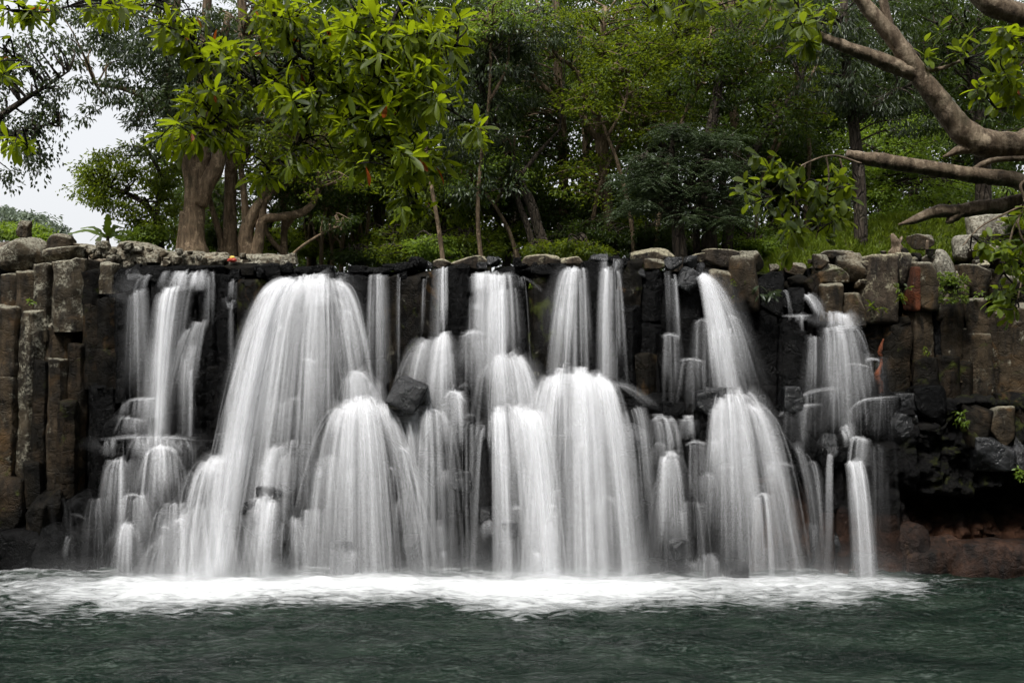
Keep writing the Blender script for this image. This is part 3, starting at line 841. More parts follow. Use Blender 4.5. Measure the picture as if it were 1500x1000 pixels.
B = 'boulder'
G1 = 'lichened boulders along the top of the falls'
G2 = 'wet ledge boulders under the falls'
rocks = [
 # left top
 (B, 'large rounded grey lichened cap boulder in the left corner of the bank', -30, 64, 344, 402, 0.1, 'dry', None, dict(sharp=9)),
 (B, 'rounded grey boulder standing up on the bank left of the banana plant', 62, 103, 341, 366, 0.6, 'brown', None, dict(sharp=10)),
 (B, 'tan lichened block below the upright grey boulder', 60, 116, 360, 384, 0.15, 'dry', None, {}),
 (B, 'flat brown slab lying on the bank under the banana leaves', 98, 140, 356, 374, 0.8, 'brown', None, {}),
 (B, 'long flat shaded slab on the bank left of the big trunk', 134, 190, 360, 378, 0.9, 'brown', None, {}),
 ('rock_stack', 'small two-piece stack of brown stones on the left bank skyline', 23, 40, 322, 348, 0.9, 'brown', None, dict(npl=7, rough=2.5)),
 (B, 'pale lichened hump of bank rock, left of the big tree trunk', 160, 232, 352, 394, 0.7, 'gravel', None, dict(sharp=8, rough=3.2, npl=18)),
 (B, 'cream speckled rock at the foot of the big tree trunk', 226, 300, 366, 398, 0.6, 'gravel', None, dict(sharp=8, rough=3.2, npl=18)),
 (B, 'cream speckled rock in front of the trunk, left of the red litter', 286, 330, 369, 396, 0.5, 'gravel', None, dict(rough=3.0, npl=18)),
 (B, 'low gravelly mound behind the lip, right of the red litter', 344, 428, 371, 398, 0.9, 'gravel', None, dict(sharp=8, rough=3.2, npl=18)),
 (B, 'long dark rock along the lip above the stepped cascade', 170, 330, 388, 408, 0.25, 'wet', None, dict(rough=1.6, depth=.5)),
 (B, 'dark rock under the red litter', 318, 372, 384, 404, 0.2, 'damp', None, {}),
 (B, 'jagged black rock left of the stepped cascade lip', 140, 200, 392, 432, 0.2, 'wet', None, dict(rough=1.6)),
 # lip, left to centre
 (B, 'black angular rock at the left lip of the big fan', 366, 412, 384, 412, 0.15, 'wet', None, {}),
 (B, 'black rock jutting into the left edge of the big fan', 392, 420, 404, 430, -0.25, 'wet', None, {}),
 (B, 'low dark rock behind the crest of the big fan', 420, 480, 390, 412, 0.3, 'wet', None, dict(depth=.6)),
 (B, 'flat grey rock breaking the water at the right crest of the big fan', 480, 500, 408, 430, -0.1, 'slate', None, {}),
 (B, 'flat dark slab on the lip above the thin fall', 530, 572, 391, 400, 0.3, 'wet', G1, dict(depth=.6)),
 (B, 'flat dark slab, right neighbour of the slab above the thin fall', 558, 600, 385, 397, 0.35, 'wet', G1, dict(depth=.6)),
 (B, 'small grey boulder left of the narrow straight fall', 610, 634, 381, 394, 0.4, 'slate', G1, {}),
 (B, 'rounded brown boulder above the narrow straight fall', 634, 662, 379, 395, 0.4, 'top', G1, {}),
 (B, 'grey boulder with a cream lichen end, left of the central fall', 660, 720, 374, 398, 0.35, 'top', G1, {}),
 (B, 'dark smooth rock in the water at the crest of the central fall', 716, 778, 388, 412, 0.15, 'wet', G1, dict(sharp=8)),
 (B, 'broad boulder with a cream lichen crown above the moss-streaked column', 764, 822, 371, 392, 0.35, 'top', G1, dict(sharp=9)),
 (B, 'rounded brown boulder above the cone-shaped fall', 816, 857, 375, 396, 0.35, 'top', G1, dict(sharp=9)),
 (B, 'dark overhanging rock over the moss-streaked column', 760, 830, 386, 408, -0.05, 'wet', G1, {}),
 (B, 'dark pointed boulder between the two straight falls', 863, 892, 371, 388, 0.35, 'slate', G1, {}),
 (B, 'small dark boulder right behind the right straight fall', 888, 912, 374, 386, 0.5, 'wet', G1, {}),
 (B, 'long wedge boulder with a yellow lichen crest near the dark trunk', 926, 992, 361, 386, 0.35, 'top', G1, {}),
 (B, 'small brown angular rock under the wedge boulder', 944, 974, 378, 394, 0.1, 'brown', G1, {}),
 (B, 'grey angular rock right of the small brown one on the lip', 970, 1000, 374, 396, 0.15, 'slate', G1, {}),
 (B, 'dark grey boulder beside the tilted slate', 1002, 1022, 374, 392, 0.2, 'slate', G1, {}),
 (B, 'small brown lichened boulder behind the tilted slate', 1012, 1038, 370, 386, 0.4, 'top', G1, {}),
 (B, 'boulder thickly speckled with white lichen above the slanting fall', 1034, 1086, 364, 392, 0.25, 'top', G1, {}),
 ('slate_slab', 'tilted flat grey slate from whose corner the slanting fall leaps', 990, 1030, 389, 432, -0.3, 'slate', None, dict(npl=6, sharp=24, rough=.6, rot=-.5)),
 (B, 'small grey cube of rock beside the source of the slanting fall', 1022, 1034, 384, 402, -0.2, 'slate', None, {}),
 (B, 'smooth brown boulder right of the slanting fall', 1038, 1080, 390, 462, 0.0, 'brown', None, dict(sharp=9)),
 (B, 'big rounded rusty boulder hanging over the right of the slanting fall', 1070, 1118, 372, 462, -0.25, 'brown', None, dict(sharp=8)),
 (B, 'brown boulder behind the big rusty one', 1080, 1126, 366, 400, 0.3, 'brown', None, {}),
 (B, 'dark boulder beneath grass tufts behind the long-leaved plant', 1112, 1150, 396, 466, 0.0, 'wet', None, {}),
 (B, 'small brown rock under the grass, right of the long-leaved plant', 1150, 1185, 384, 404, 0.3, 'brown', None, {}),
 (B, 'olive-topped rounded boulder at the source of the right-hand cascade', 1156, 1192, 400, 426, 0.05, 'mossy', None, dict(rot=.5)),
 (B, 'taller olive-edged boulder left of the flat-topped pillar', 1176, 1213, 398, 446, -0.1, 'damp', None, dict(rot=.4)),
 (B, 'black rounded boulder below the olive-topped one', 1148, 1182, 420, 466, -0.2, 'wet', None, {}),
 (B, 'long brown flat slab at the edge of the grass', 1202, 1264, 366, 388, 0.5, 'brown', None, {}),
 (B, 'brown flat rock in front of the long slab', 1194, 1245, 385, 414, 0.2, 'brown', None, {}),
 (B, 'grey brown white-flecked slab sloping up to the lichen-capped block', 1230, 1276, 368, 412, 0.15, 'brown', None, {}),
 (B, 'brown boulder behind the orange stained rock', 1350, 1384, 372, 394, 0.3, 'brown', None, {}),
 (B, 'round white lichened boulder over the green cushion plant', 1370, 1410, 363, 414, -0.05, 'pale', None, dict(sharp=9)),
 (B, 'grey boulder behind the round white one, half hidden by leaves', 1402, 1444, 342, 384, 0.7, 'pale', None, {}),
 (B, 'grey-brown block with a white lichen ring under hanging leaves', 1414, 1458, 386, 436, 0.0, 'brown', None, {}),
 (B, 'grey rock pile stone high on the right bank', 1428, 1480, 313, 360, 1.2, 'pale', None, {}),
 (B, 'brown rock on the right bank behind the leaf spray', 1446, 1510, 350, 402, 0.6, 'brown', None, {}),
 (B, 'brown rock at the right edge below the leaf spray', 1456, 1510, 396, 446, 0.1, 'brown', None, {}),
 (B, 'dark flat rock in the right bank grass beside the grey stump', 1338, 1370, 342, 366, 1.0, 'brown', None, {}),
 # left foot rubble
 (B, 'dark brown boulder in the left corner above the pool', -20, 34, 700, 780, -0.9, 'damp', None, {}),
 (B, 'black jagged boulder left of the slender columns\' foot', 26, 68, 722, 800, -1.1, 'damp', None, dict(rough=1.6)),
 (B, 'brown squared block at the foot of the left cliff', 62, 88, 716, 772, -0.9, 'damp', None, dict(npl=6, sharp=22)),
 (B, 'black ledge rock with a white glint low on the left', 44, 100, 770, 850, -1.5, 'wet', None, {}),
 (B, 'black boulder at the waterline in the left corner', -30, 52, 780, 862, -1.6, 'wet', None, {}),
 (B, 'black ledge left of the stepped cascade foot', 74, 134, 780, 858, -1.6, 'wet', None, {}),
 (B, 'black block below the level ledge, left of the white steps', 84, 140, 724, 792, -1.0, 'wet', None, dict(npl=6, sharp=20)),
 # ledges below the falls
 (B, 'black ledge stone under the two upper white steps', 150, 242, 586, 660, -1.0, 'wet', G2, dict(npl=6, sharp=18)),
 (B, 'black ledge stone right end of the white steps', 236, 296, 640, 720, -1.0, 'wet', G2, dict(npl=6, sharp=18)),
 (B, 'black stone under the left small bell of the stepped cascade', 140, 200, 674, 790, -1.4, 'wet', G2, {}),
 (B, 'black stone under the right small bell of the stepped cascade', 196, 282, 658, 760, -1.5, 'wet', G2, {}),
 (B, 'black stone under the lowest bell of the stepped cascade', 158, 222, 766, 858, -1.9, 'wet', G2, {}),
 (B, 'black stone beside the lowest bell of the stepped cascade', 220, 300, 738, 858, -1.9, 'wet', G2, {}),
 (B, 'black upright rock standing out between the big fan and the bell', 452, 482, 606, 700, -1.3, 'wet', G2, {}),
 (B, 'black rock fin in the lower part of the big fan', 402, 424, 734, 800, -1.9, 'wet', G2, {}),
 (B, 'black rock under the big fan\'s lower steps', 340, 450, 650, 858, -1.3, 'wet', G2, {}),
 (B, 'black rounded ledge under the bell-shaped fall', 474, 600, 600, 858, -1.2, 'wet', G2, {}),
 (B, 'black ledge under the small bell above the bell-shaped fall', 496, 556, 548, 620, -0.9, 'wet', G2, {}),
 (B, 'big angular black rock jutting clear of the water', 563, 625, 552, 608, -1.9, 'slate', None, dict(npl=8, sharp=34, rough=.8, rot=-.42)),
 (B, 'black ledge under the spreading fan of the narrow straight fall', 598, 700, 504, 640, -0.55, 'wet', G2, dict(npl=8)),
 (B, 'dark rounded ledge glimpsed right of the spreading fan', 666, 730, 490, 600, -0.7, 'wet', G2, {}),
 (B, 'black stone under the pair of small bells', 640, 696, 582, 700, -1.2, 'wet', G2, {}),
 (B, 'black pillar under the slim bell left of the central fall', 606, 700, 606, 858, -1.3, 'wet', G2, {}),
 (B, 'black ledge under the upper hump of the central fall', 704, 800, 538, 700, -0.9, 'wet', G2, {}),
 (B, 'black ledge under the lower hump of the central fall', 694, 800, 618, 858, -1.4, 'wet', G2, {}),
 (B, 'black rounded ledge under the broad dome of water', 790, 912, 560, 858, -1.2, 'wet', G2, {}),
 (B, 'dark streaming block at the right shoulder of the broad dome', 903, 952, 596, 690, -1.3, 'wet', G2, dict(npl=5, sharp=22)),
 (B, 'black ledge block below the streaming shoulder block', 910, 966, 664, 760, -1.5, 'wet', G2, dict(npl=6, sharp=20)),
 (B, 'long flat rock shelf behind the dark eight-sided slab', 905, 1045, 574, 606, -0.6, 'wet', G2, dict(depth=.5)),
 ('rock_slab', 'dark eight-sided stone disc sitting on the wet shelf', 972, 1004, 590, 608, -1.3, 'wet', None, dict(npl=4, sharp=24, rough=.6)),
 (B, 'black stone under the little twin spill', 950, 1024, 616, 700, -1.25, 'wet', G2, dict(npl=6)),
 (B, 'black stone under the arched double strand', 955, 1024, 672, 858, -1.6, 'wet', G2, {}),
 (B, 'black stepped block right of the arched double strand', 1004, 1042, 648, 858, -1.5, 'wet', G2, dict(npl=6, sharp=20)),
 (B, 'black ledge under the rounded hump of the slanting fall', 1036, 1130, 592, 740, -1.2, 'wet', G2, {}),
 (B, 'black block with a level edge under the slanting fall', 1044, 1112, 684, 858, -1.5, 'wet', G2, dict(npl=6, sharp=20)),
 (B, 'dark rust-tinged rock behind the foot of the slanting fall', 1100, 1230, 700, 866, -1.5, 'red', G2, {}),
 (B, 'black smooth step rock under the right-hand cascade, higher of two', 1158, 1248, 568, 660, -0.8, 'wet', G2, dict(sharp=10)),
 (B, 'black smooth step rock under the right-hand cascade, lower of two', 1136, 1208, 592, 650, -1.1, 'wet', G2, dict(sharp=10)),
 (B, 'dark leaning shard between the slanting fall and the lower right jet', 1170, 1200, 632, 692, -1.4, 'wet', G2, dict(npl=6, sharp=22, rot=.5)),
 (B, 'rough dark rock with a white trickle down its middle', 1186, 1232, 656, 850, -1.35, 'wet', G2, dict(rough=1.5)),
 (B, 'rounded grey stone at the head of the lower right jet', 1194, 1240, 636, 690, -1.2, 'slate', G2, {}),
 (B, 'black dome boulder with a shining wet rim right of the right-hand cascade', 1240, 1324, 578, 660, -1.0, 'wet', None, dict(sharp=8)),
 (B, 'rough black rock face right of the lower right jet', 1256, 1320, 640, 860, -1.1, 'wet', G2, dict(rough=1.4)),
 (B, 'small pointed black rock standing in the pool edge', 1066, 1098, 826, 862, -2.6, 'wet', None, dict(npl=7, sharp=20)),
 (B, 'small wet stone under a splash at the pool edge', 1036, 1056, 812, 858, -2.2, 'wet', None, {}),
 # right lower
 (B, 'glossy black broken rock right of the dome boulder, upper piece', 1312, 1348, 576, 616, -0.8, 'slate', None, dict(npl=9, sharp=24)),
 (B, 'glossy black broken rock right of the dome boulder, lower piece', 1304, 1346, 602, 642, -1.0, 'slate', None, dict(npl=9, sharp=24)),
 (B, 'big jet black glossy rock under the rust-faced block', 1340, 1400, 564, 630, -0.9, 'wet', None, dict(npl=9, sharp=22)),
 (B, 'dark boulder with a pale grey left edge below the bent column', 1416, 1462, 590, 658, -1.2, 'damp', None, dict(npl=8, sharp=20)),
 (B, 'wide angular brown boulder low on the right beside the pale-edged one', 1452, 1496, 596, 656, -1.2, 'brown', None, dict(npl=8, sharp=20)),
 (B, 'small grey cube boulder under the straight brown column', 1460, 1492, 576, 606, -0.7, 'damp', None, dict(npl=6, sharp=22)),
 (B, 'grey boulder cut by the right photo edge below the columns', 1488, 1530, 588, 660, -1.1, 'damp', None, dict(npl=7, sharp=20)),
 (B, 'pale grey brown boulder under the wide angular one', 1428, 1490, 640, 692, -1.3, 'slate', None, {}),
 (B, 'flat grey boulder at the right edge above the mossy overhang', 1480, 1530, 640, 690, -1.4, 'slate', None, {}),
 (B, 'red brown rounded outcrop at the right waterline', 1330, 1440, 795, 872, -1.6, 'red', None, dict(sharp=14, depth=.6, rough=2.0)),
 (B, 'long red earth ledge at the waterline in the right corner', 1400, 1540, 800, 882, -2.0, 'red', None, dict(sharp=14, depth=.5, rough=1.8)),
 (B, 'dark red brown outcrop between the lower right jet and the red ledge', 1296, 1370, 770, 862, -1.5, 'red', None, dict(sharp=16, depth=.6, rough=1.8)),
]
for i, (nm, lb, x0, x1, y0, y1, Y, m, g, kw) in enumerate(rocks):
    kw = dict(kw)
    rock(nm, lb, x0, x1, y0, y1, Y, m, 300 + i * 5, group=g, **kw)
r0 = np.random.default_rng(5)
for i in range(44):
    x = r0.uniform(186, 1030)
    w, h = r0.uniform(6, 15), r0.uniform(5, 12)
    y = 402 + r0.uniform(-9, 7) - 8 * (x > 560)
    if 690 < x < 770 or 425 < x < 500: y -= 6; h *= .7
    rock('stone', 'small dark wet stone, one of those scattered along the lip of the falls', x - w, x + w, y - h, y + h * .8, r0.uniform(0.0, 0.45),
         'wet' if r0.random() < .75 else 'slate', 2000 + i, npl=8, sharp=18, rough=1.3, group='small wet stones along the lip', cat='stone')
for i in range(64):
    x = r0.uniform(120, 1320); y = r0.uniform(590, 848)
    w = r0.uniform(11, 26); h = r0.uniform(12, 26)
    rock('stone', 'black wet stone, one of those half hidden behind the lower falls', x - w, x + w, y - h, y + h, -0.75 - (y - 590) / 260 * 1.25 - r0.uniform(0, .25) - (i % 3 == 0 and x < 1220) * .45 + (x > 1220) * .3,
         'slate' if i % 3 == 0 else 'wet', 2500 + i, npl=6, sharp=22, rough=1.0, group='black stones half hidden behind the lower falls', cat='stone')
for i in range(80):
    x = r0.uniform(112, 430); y = np.interp(x, [112, 180, 230, 300, 430], [366, 362, 372, 378, 385]) + r0.uniform(-6, 18)
    w = r0.uniform(3, 9); h = w * r0.uniform(.6, 1)
    rock('stone', 'small tan stone, one of those strewn over the left bank', x - w, x + w, y - h, y + h, r0.uniform(.3, .9), r0.choice(['gravel', 'pale', 'dry']),
         3000 + i, npl=9, sharp=16, rough=1.5, group='small stones strewn over the left bank', cat='stone')
for i in range(50):
    x = r0.uniform(1130, 1490); y = np.interp(x, [1130, 1250, 1350, 1490], [398, 378, 372, 360]) + r0.uniform(-8, 40)
    w = r0.uniform(4, 12); h = w * r0.uniform(.6, 1)
    rock('stone', 'small brown stone, one of those wedged between the right bank boulders', x - w, x + w, y - h, y + h, r0.uniform(.1, .7), r0.choice(['brown', 'brown', 'top', 'damp']),
         3200 + i, npl=9, sharp=16, rough=1.3, group='small stones between the right bank boulders', cat='stone')
column('stone_stump', 'short tapering black stone stump at the left edge of the slanting fall\'s hump', 1022, 1048, 588, 700, -1.3, 'wet', 911, sides=8, joints=[], lean=-2)

# ---------------------------------------------------------------- falling water
def polyline(pts, u):
    pts = np.asarray(pts, float)
    if len(pts) > 2: pts = catmull(pts, 8)
    d = np.concatenate([[0], np.cumsum(np.linalg.norm(np.diff(pts, axis=0), axis=1))])
    d /= d[-1]
    return np.column_stack([np.interp(u, d, pts[:, 0]), np.interp(u, d, pts[:, 1])])

FALL_SEED = [1]
def threads(geo, T, B, Y0, Y1, D0, D1, W, s0, s1, q, p, nv, pool):
    """thin ribbons of falling water, one per row: start T and end B in photo pixels at depths Y0 / Y1"""
    n = len(T)
    Tw = np.column_stack([(T[:, 0] - 750) * (Y0 - CAMY) / F, Y0, H + (470 - T[:, 1]) * (Y0 - CAMY) / F])
    Bw = np.column_stack([(B[:, 0] - 750) * (Y1 - CAMY) / F, Y1, H + (470 - B[:, 1]) * (Y1 - CAMY) / F])
    t = np.linspace(0, 1, nv)
    s = s0[:, None] + (s1 - s0)[:, None] * t[None]
    sc = np.clip(s, 0, None)
    ax = sc ** p[:, None]; az = sc ** q[:, None]
    C = np.zeros((n, nv, 3))
    for k in (0, 1):
        C[:, :, k] = Tw[:, k, None] + (Bw - Tw)[:, k, None] * ax
    C[:, :, 2] = Tw[:, 2, None] + (Bw - Tw)[:, 2, None] * az
    back = np.minimum(s, 0)                        # the run of water over the lip
    C[:, :, 1] -= back * 3.0
    C[:, :, 2] -= back * 0.5
    tan = np.gradient(C, axis=1)
    tan /= np.linalg.norm(tan, axis=2)[:, :, None] + 1e-9
    side = np.cross(tan, np.array([0.0, -1.0, 0.35]))
    ln = np.linalg.norm(side, axis=2)[:, :, None]
    side = np.where(ln > 0.05, side / (ln + 1e-9), np.array([1.0, 0, 0]))
    wid = W[:, None] * (0.75 + 0.5 * t[None])
    V = np.stack([C - side * wid[:, :, None] * 0.5, C + np.array([0, -0.01, 0.0]), C + side * wid[:, :, None] * 0.5], axis=2)
    fin = np.minimum(1, t / 0.07); fin = fin * fin * (3 - 2 * fin)
    fo = np.minimum(1, (1 - t) / np.where(pool, 0.05, 0.30)[:, None]); fo = fo * fo * (3 - 2 * fo)
    d = (D0[:, None] + (D1 - D0)[:, None] * np.clip(az, 0, 1)) * fin[None] * fo
    D = np.zeros((n, nv, 3)); D[:, :, 1] = d
    UV = np.zeros((n, nv, 3, 2))
    r = (np.arange(n) * 0.7548776) % 1.0
    UV[:, :, :, 0] = (r * 900)[:, None, None]
    UV[:, :, :, 1] = (s * np.linalg.norm(Bw - Tw, axis=1)[:, None])[:, :, None]
    base = (np.arange(n) * nv * 3)[:, None, None]
    a = base + (np.arange(nv - 1) * 3)[None, :, None] + np.arange(2)[None, None, :]
    a = a.ravel()
    geo.add_arr(V.reshape(-1, 3), np.column_stack([a, a + 1, a + 4, a + 3]), D.ravel(), UV.reshape(-1, 2))

def sheet(geo, top, bot, Y0, Y1, d0, d1, layers=2, q=2.0, edge=0.3, jit=3.0, soft=1.6, breaks=True, **kw):
    """a stream from the top polyline to the bottom one (photo pixels at depth Y0 / Y1), built as
    soft wide bands of water with many fine threads in front, unevenly bunched"""
    FALL_SEED[0] += 1
    r_ = np.random.default_rng(FALL_SEED[0])
    seed0 = FALL_SEED[0]
    w = max(abs(top[-1][0] - top[0][0]), abs(bot[-1][0] - bot[0][0]), 3.0)
    hgt = max(10.0, np.mean([p[1] for p in bot]) - np.mean([p[1] for p in top]))
    pool_hit = np.mean([p[1] for p in bot]) > 838
    if breaks and w > 55 and hgt > 110:
        ledge_breaks(geo, top, bot, Y0, Y1, d0, w, hgt, q, np.random.default_rng(FALL_SEED[0] + 900))
    mean_d = 0.5 * (d0 + d1)
    for cls in ('halo', 'band', 'thread'):
        if cls == 'halo' and w < 22: continue
        if cls == 'halo':
            n = int(max(3, w * 0.045 * (0.4 + mean_d)))
            W = r_.uniform(0.4, 1.2, n) * min(1.0, w / 90.0)
            k = 0.13
        elif cls == 'band':
            n = int(max(2, w * (0.062 + 0.02 * layers) * (0.35 + mean_d)))
            W = r_.uniform(0.14, 0.60, n) * min(1.0, w / 26.0)
            k = 0.26 + 0.18 * max(0.0, d0 - 0.7) / 0.3
        else:
            n = int(max(3, w * (0.20 + 0.075 * layers) * (0.30 + mean_d)))
            W = 0.045 + 0.14 * r_.random(n) ** 2.0
            k = 0.27
        # bunching across the stream: keep positions where a noise is high, thin out toward the edges
        m = n * 5
        u = r_.beta(1.25, 1.25, m)
        bunch = 0.45 + 1.5 * fbm(np.column_stack([u * w / 19 + seed0 * 5.3, 0 * u, 0 * u]), 3, 55)
        e = np.minimum(1, np.minimum(u, 1 - u) / edge)
        pr = np.clip(bunch, 0.07, 1.3) * (0.25 + 0.75 * e)
        u = r_.choice(u, n, replace=False, p=pr / pr.sum())
        e = np.clip(np.minimum(u, 1 - u) / edge, 0, 1)
        T = polyline(top, u); Bm = polyline(bot, np.clip(u + r_.normal(0, 0.025, n), 0, 1))
        T = T + np.column_stack([r_.normal(0, 1.0, n), r_.normal(0, soft, n) + 1.0 - (soft > 3) * r_.random(n) ** 2 * 5])
        Bm[:, 0] += r_.normal(0, 0.018 * w + 0.8, n)
        y0 = Y0 - r_.uniform(0, 0.10, n) - (0.05 if cls == 'thread' else 0)
        y1 = Y1 - r_.uniform(0, 0.28, n) - (0.05 if cls == 'thread' else 0)
        if cls == 'halo' or (cls == 'thread' and w > 40):
            # stray water thrown wide of the main sheet
            st = np.ones(n) if cls == 'halo' else (r_.random(n) < .3) * 1.0
            mid = Bm[:, 0].mean()
            Bm[:, 0] += st * ((Bm[:, 0] - mid) * r_.uniform(0.05, .38, n) + r_.normal(0, .05 * w, n))
        s0 = r_.uniform(-0.08, 0.03, n) * min(1, 60 / hgt) + (r_.random(n) < 0.25) * r_.uniform(0, 0.5, n) * (cls == 'thread')
        s1 = np.where(r_.random(n) < .3, r_.uniform(.35, 1.0, n), 1.0) if pool_hit else 1.0 + r_.uniform(-0.12, 0.10, n)
        vary = r_.uniform(0.45, 1.25, n) * (0.35 + 0.65 * e)
        D0 = np.clip(d0, 0, 1) ** 1.2 * k * vary; D1 = np.clip(d1, 0, 1) ** 1.5 * k * vary * (0.55 if pool_hit else 0.85)
        nv = 22 if hgt > 60 else 13
        threads(geo, T, Bm, y0, y1, D0, D1, W, s0, s1, q + r_.normal(0, 0.28, n), 1 + r_.normal(0, 0.16, n), nv, s1 >= 0.999)

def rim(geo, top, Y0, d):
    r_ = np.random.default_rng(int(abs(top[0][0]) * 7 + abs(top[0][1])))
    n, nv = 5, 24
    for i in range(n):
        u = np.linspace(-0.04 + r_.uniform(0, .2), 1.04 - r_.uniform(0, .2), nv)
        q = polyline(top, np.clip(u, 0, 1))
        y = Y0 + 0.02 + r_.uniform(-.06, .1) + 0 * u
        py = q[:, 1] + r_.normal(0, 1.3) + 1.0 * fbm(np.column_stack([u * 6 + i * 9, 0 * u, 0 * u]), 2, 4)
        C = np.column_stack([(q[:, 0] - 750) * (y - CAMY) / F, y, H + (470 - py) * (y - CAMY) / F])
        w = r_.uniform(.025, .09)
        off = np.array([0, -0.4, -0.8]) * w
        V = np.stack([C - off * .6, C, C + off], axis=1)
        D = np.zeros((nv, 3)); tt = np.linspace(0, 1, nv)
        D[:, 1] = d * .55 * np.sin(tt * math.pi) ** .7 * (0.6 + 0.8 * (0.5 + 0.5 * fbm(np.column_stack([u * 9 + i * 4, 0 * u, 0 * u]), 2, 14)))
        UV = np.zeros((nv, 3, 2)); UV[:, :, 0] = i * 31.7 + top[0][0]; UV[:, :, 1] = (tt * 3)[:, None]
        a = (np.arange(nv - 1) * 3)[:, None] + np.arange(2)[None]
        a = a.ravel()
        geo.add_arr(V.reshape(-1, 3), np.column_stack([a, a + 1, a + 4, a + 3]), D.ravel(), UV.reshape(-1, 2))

def ledge_breaks(geo, top, bot, Y0, Y1, d0, w, hgt, q, r_):
    # small hidden ledges that catch the sheet and start short brighter spills
    for _ in range(int(w / 60 + hgt / 160)):
        u = r_.uniform(.06, .94); s = r_.uniform(.45, .93)
        t, b = polyline(top, np.array([u]))[0], polyline(bot, np.array([u]))[0]
        cx = t[0] + (b[0] - t[0]) * s; cy = t[1] + (b[1] - t[1]) * s ** q
        y = Y0 + (Y1 - Y0) * s - .12
        hw = r_.uniform(6, 17); dr = r_.uniform(25, 90); tl = r_.uniform(-5, 5)
        if cy + dr > 852: dr = max(12, 852 - cy)
        if cy > 835: continue
        tp = [(cx - hw * .8, cy + 3 - tl), (cx, cy), (cx + hw * .8, cy + 3 + tl)]
        bt = [(cx - hw * 1.3, cy + dr), (cx, cy + dr * 1.1), (cx + hw * 1.3, cy + dr)]
        sheet(geo, tp, bt, y, y - .12 - dr * .002, min(1, d0 * r_.uniform(.3, .6)), .05, layers=1, breaks=False, soft=3.5)
        if r_.random() < .3: rim(geo, tp, y - .1, .22 * d0)

class FallGeo:
    def __init__(self): self.v, self.f, self.d, self.uv, self.n = [], [], [], [], 0
    def add_arr(self, v, f, d, uv):
        self.v.append(v); self.f.append(f + self.n); self.d.append(d); self.uv.append(uv); self.n += len(v)
    def build(self, name, parent):
        return mesh_obj(name, np.concatenate(self.v), np.concatenate(self.f), M['fall'], parent,
                        uv=np.concatenate(self.uv), attrs={'dens': np.concatenate(self.d)})

GW = 'separate streams of the waterfall'
BELLS = {'crown': .62, 'small_bell': .7, 'hump': .78, 'dome': .8, 'fan': .7, 'curtain': .95}
def fall(name, label, parts):
    first = parts[0]
    t0 = first[1][0]
    t = thing(name, label, 'waterfall', P(t0[0], t0[1], first[3]), GW)
    for (pn, top, bot, Y0, Y1, d0, d1, kw) in parts:
        g = FallGeo()
        if pn in BELLS:
            mx = sum(p[0] for p in top) / len(top)
            top = [(mx + (p[0] - mx) * BELLS[pn], p[1]) for p in top]
        if pn in ('crown', 'hump', 'dome'): d0, d1 = d0 * .88, d1 * .75
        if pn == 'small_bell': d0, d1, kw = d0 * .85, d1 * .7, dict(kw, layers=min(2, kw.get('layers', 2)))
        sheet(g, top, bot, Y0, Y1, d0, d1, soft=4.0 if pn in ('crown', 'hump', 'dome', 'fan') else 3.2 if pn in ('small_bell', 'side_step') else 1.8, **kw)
        if pn in ('step', 'small_bell', 'wet_glint', 'ledge_film', 'spill'):
            rim(g, top, Y0, d0 * (0.55 if pn == 'wet_glint' else 0.45))
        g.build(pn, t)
    return t

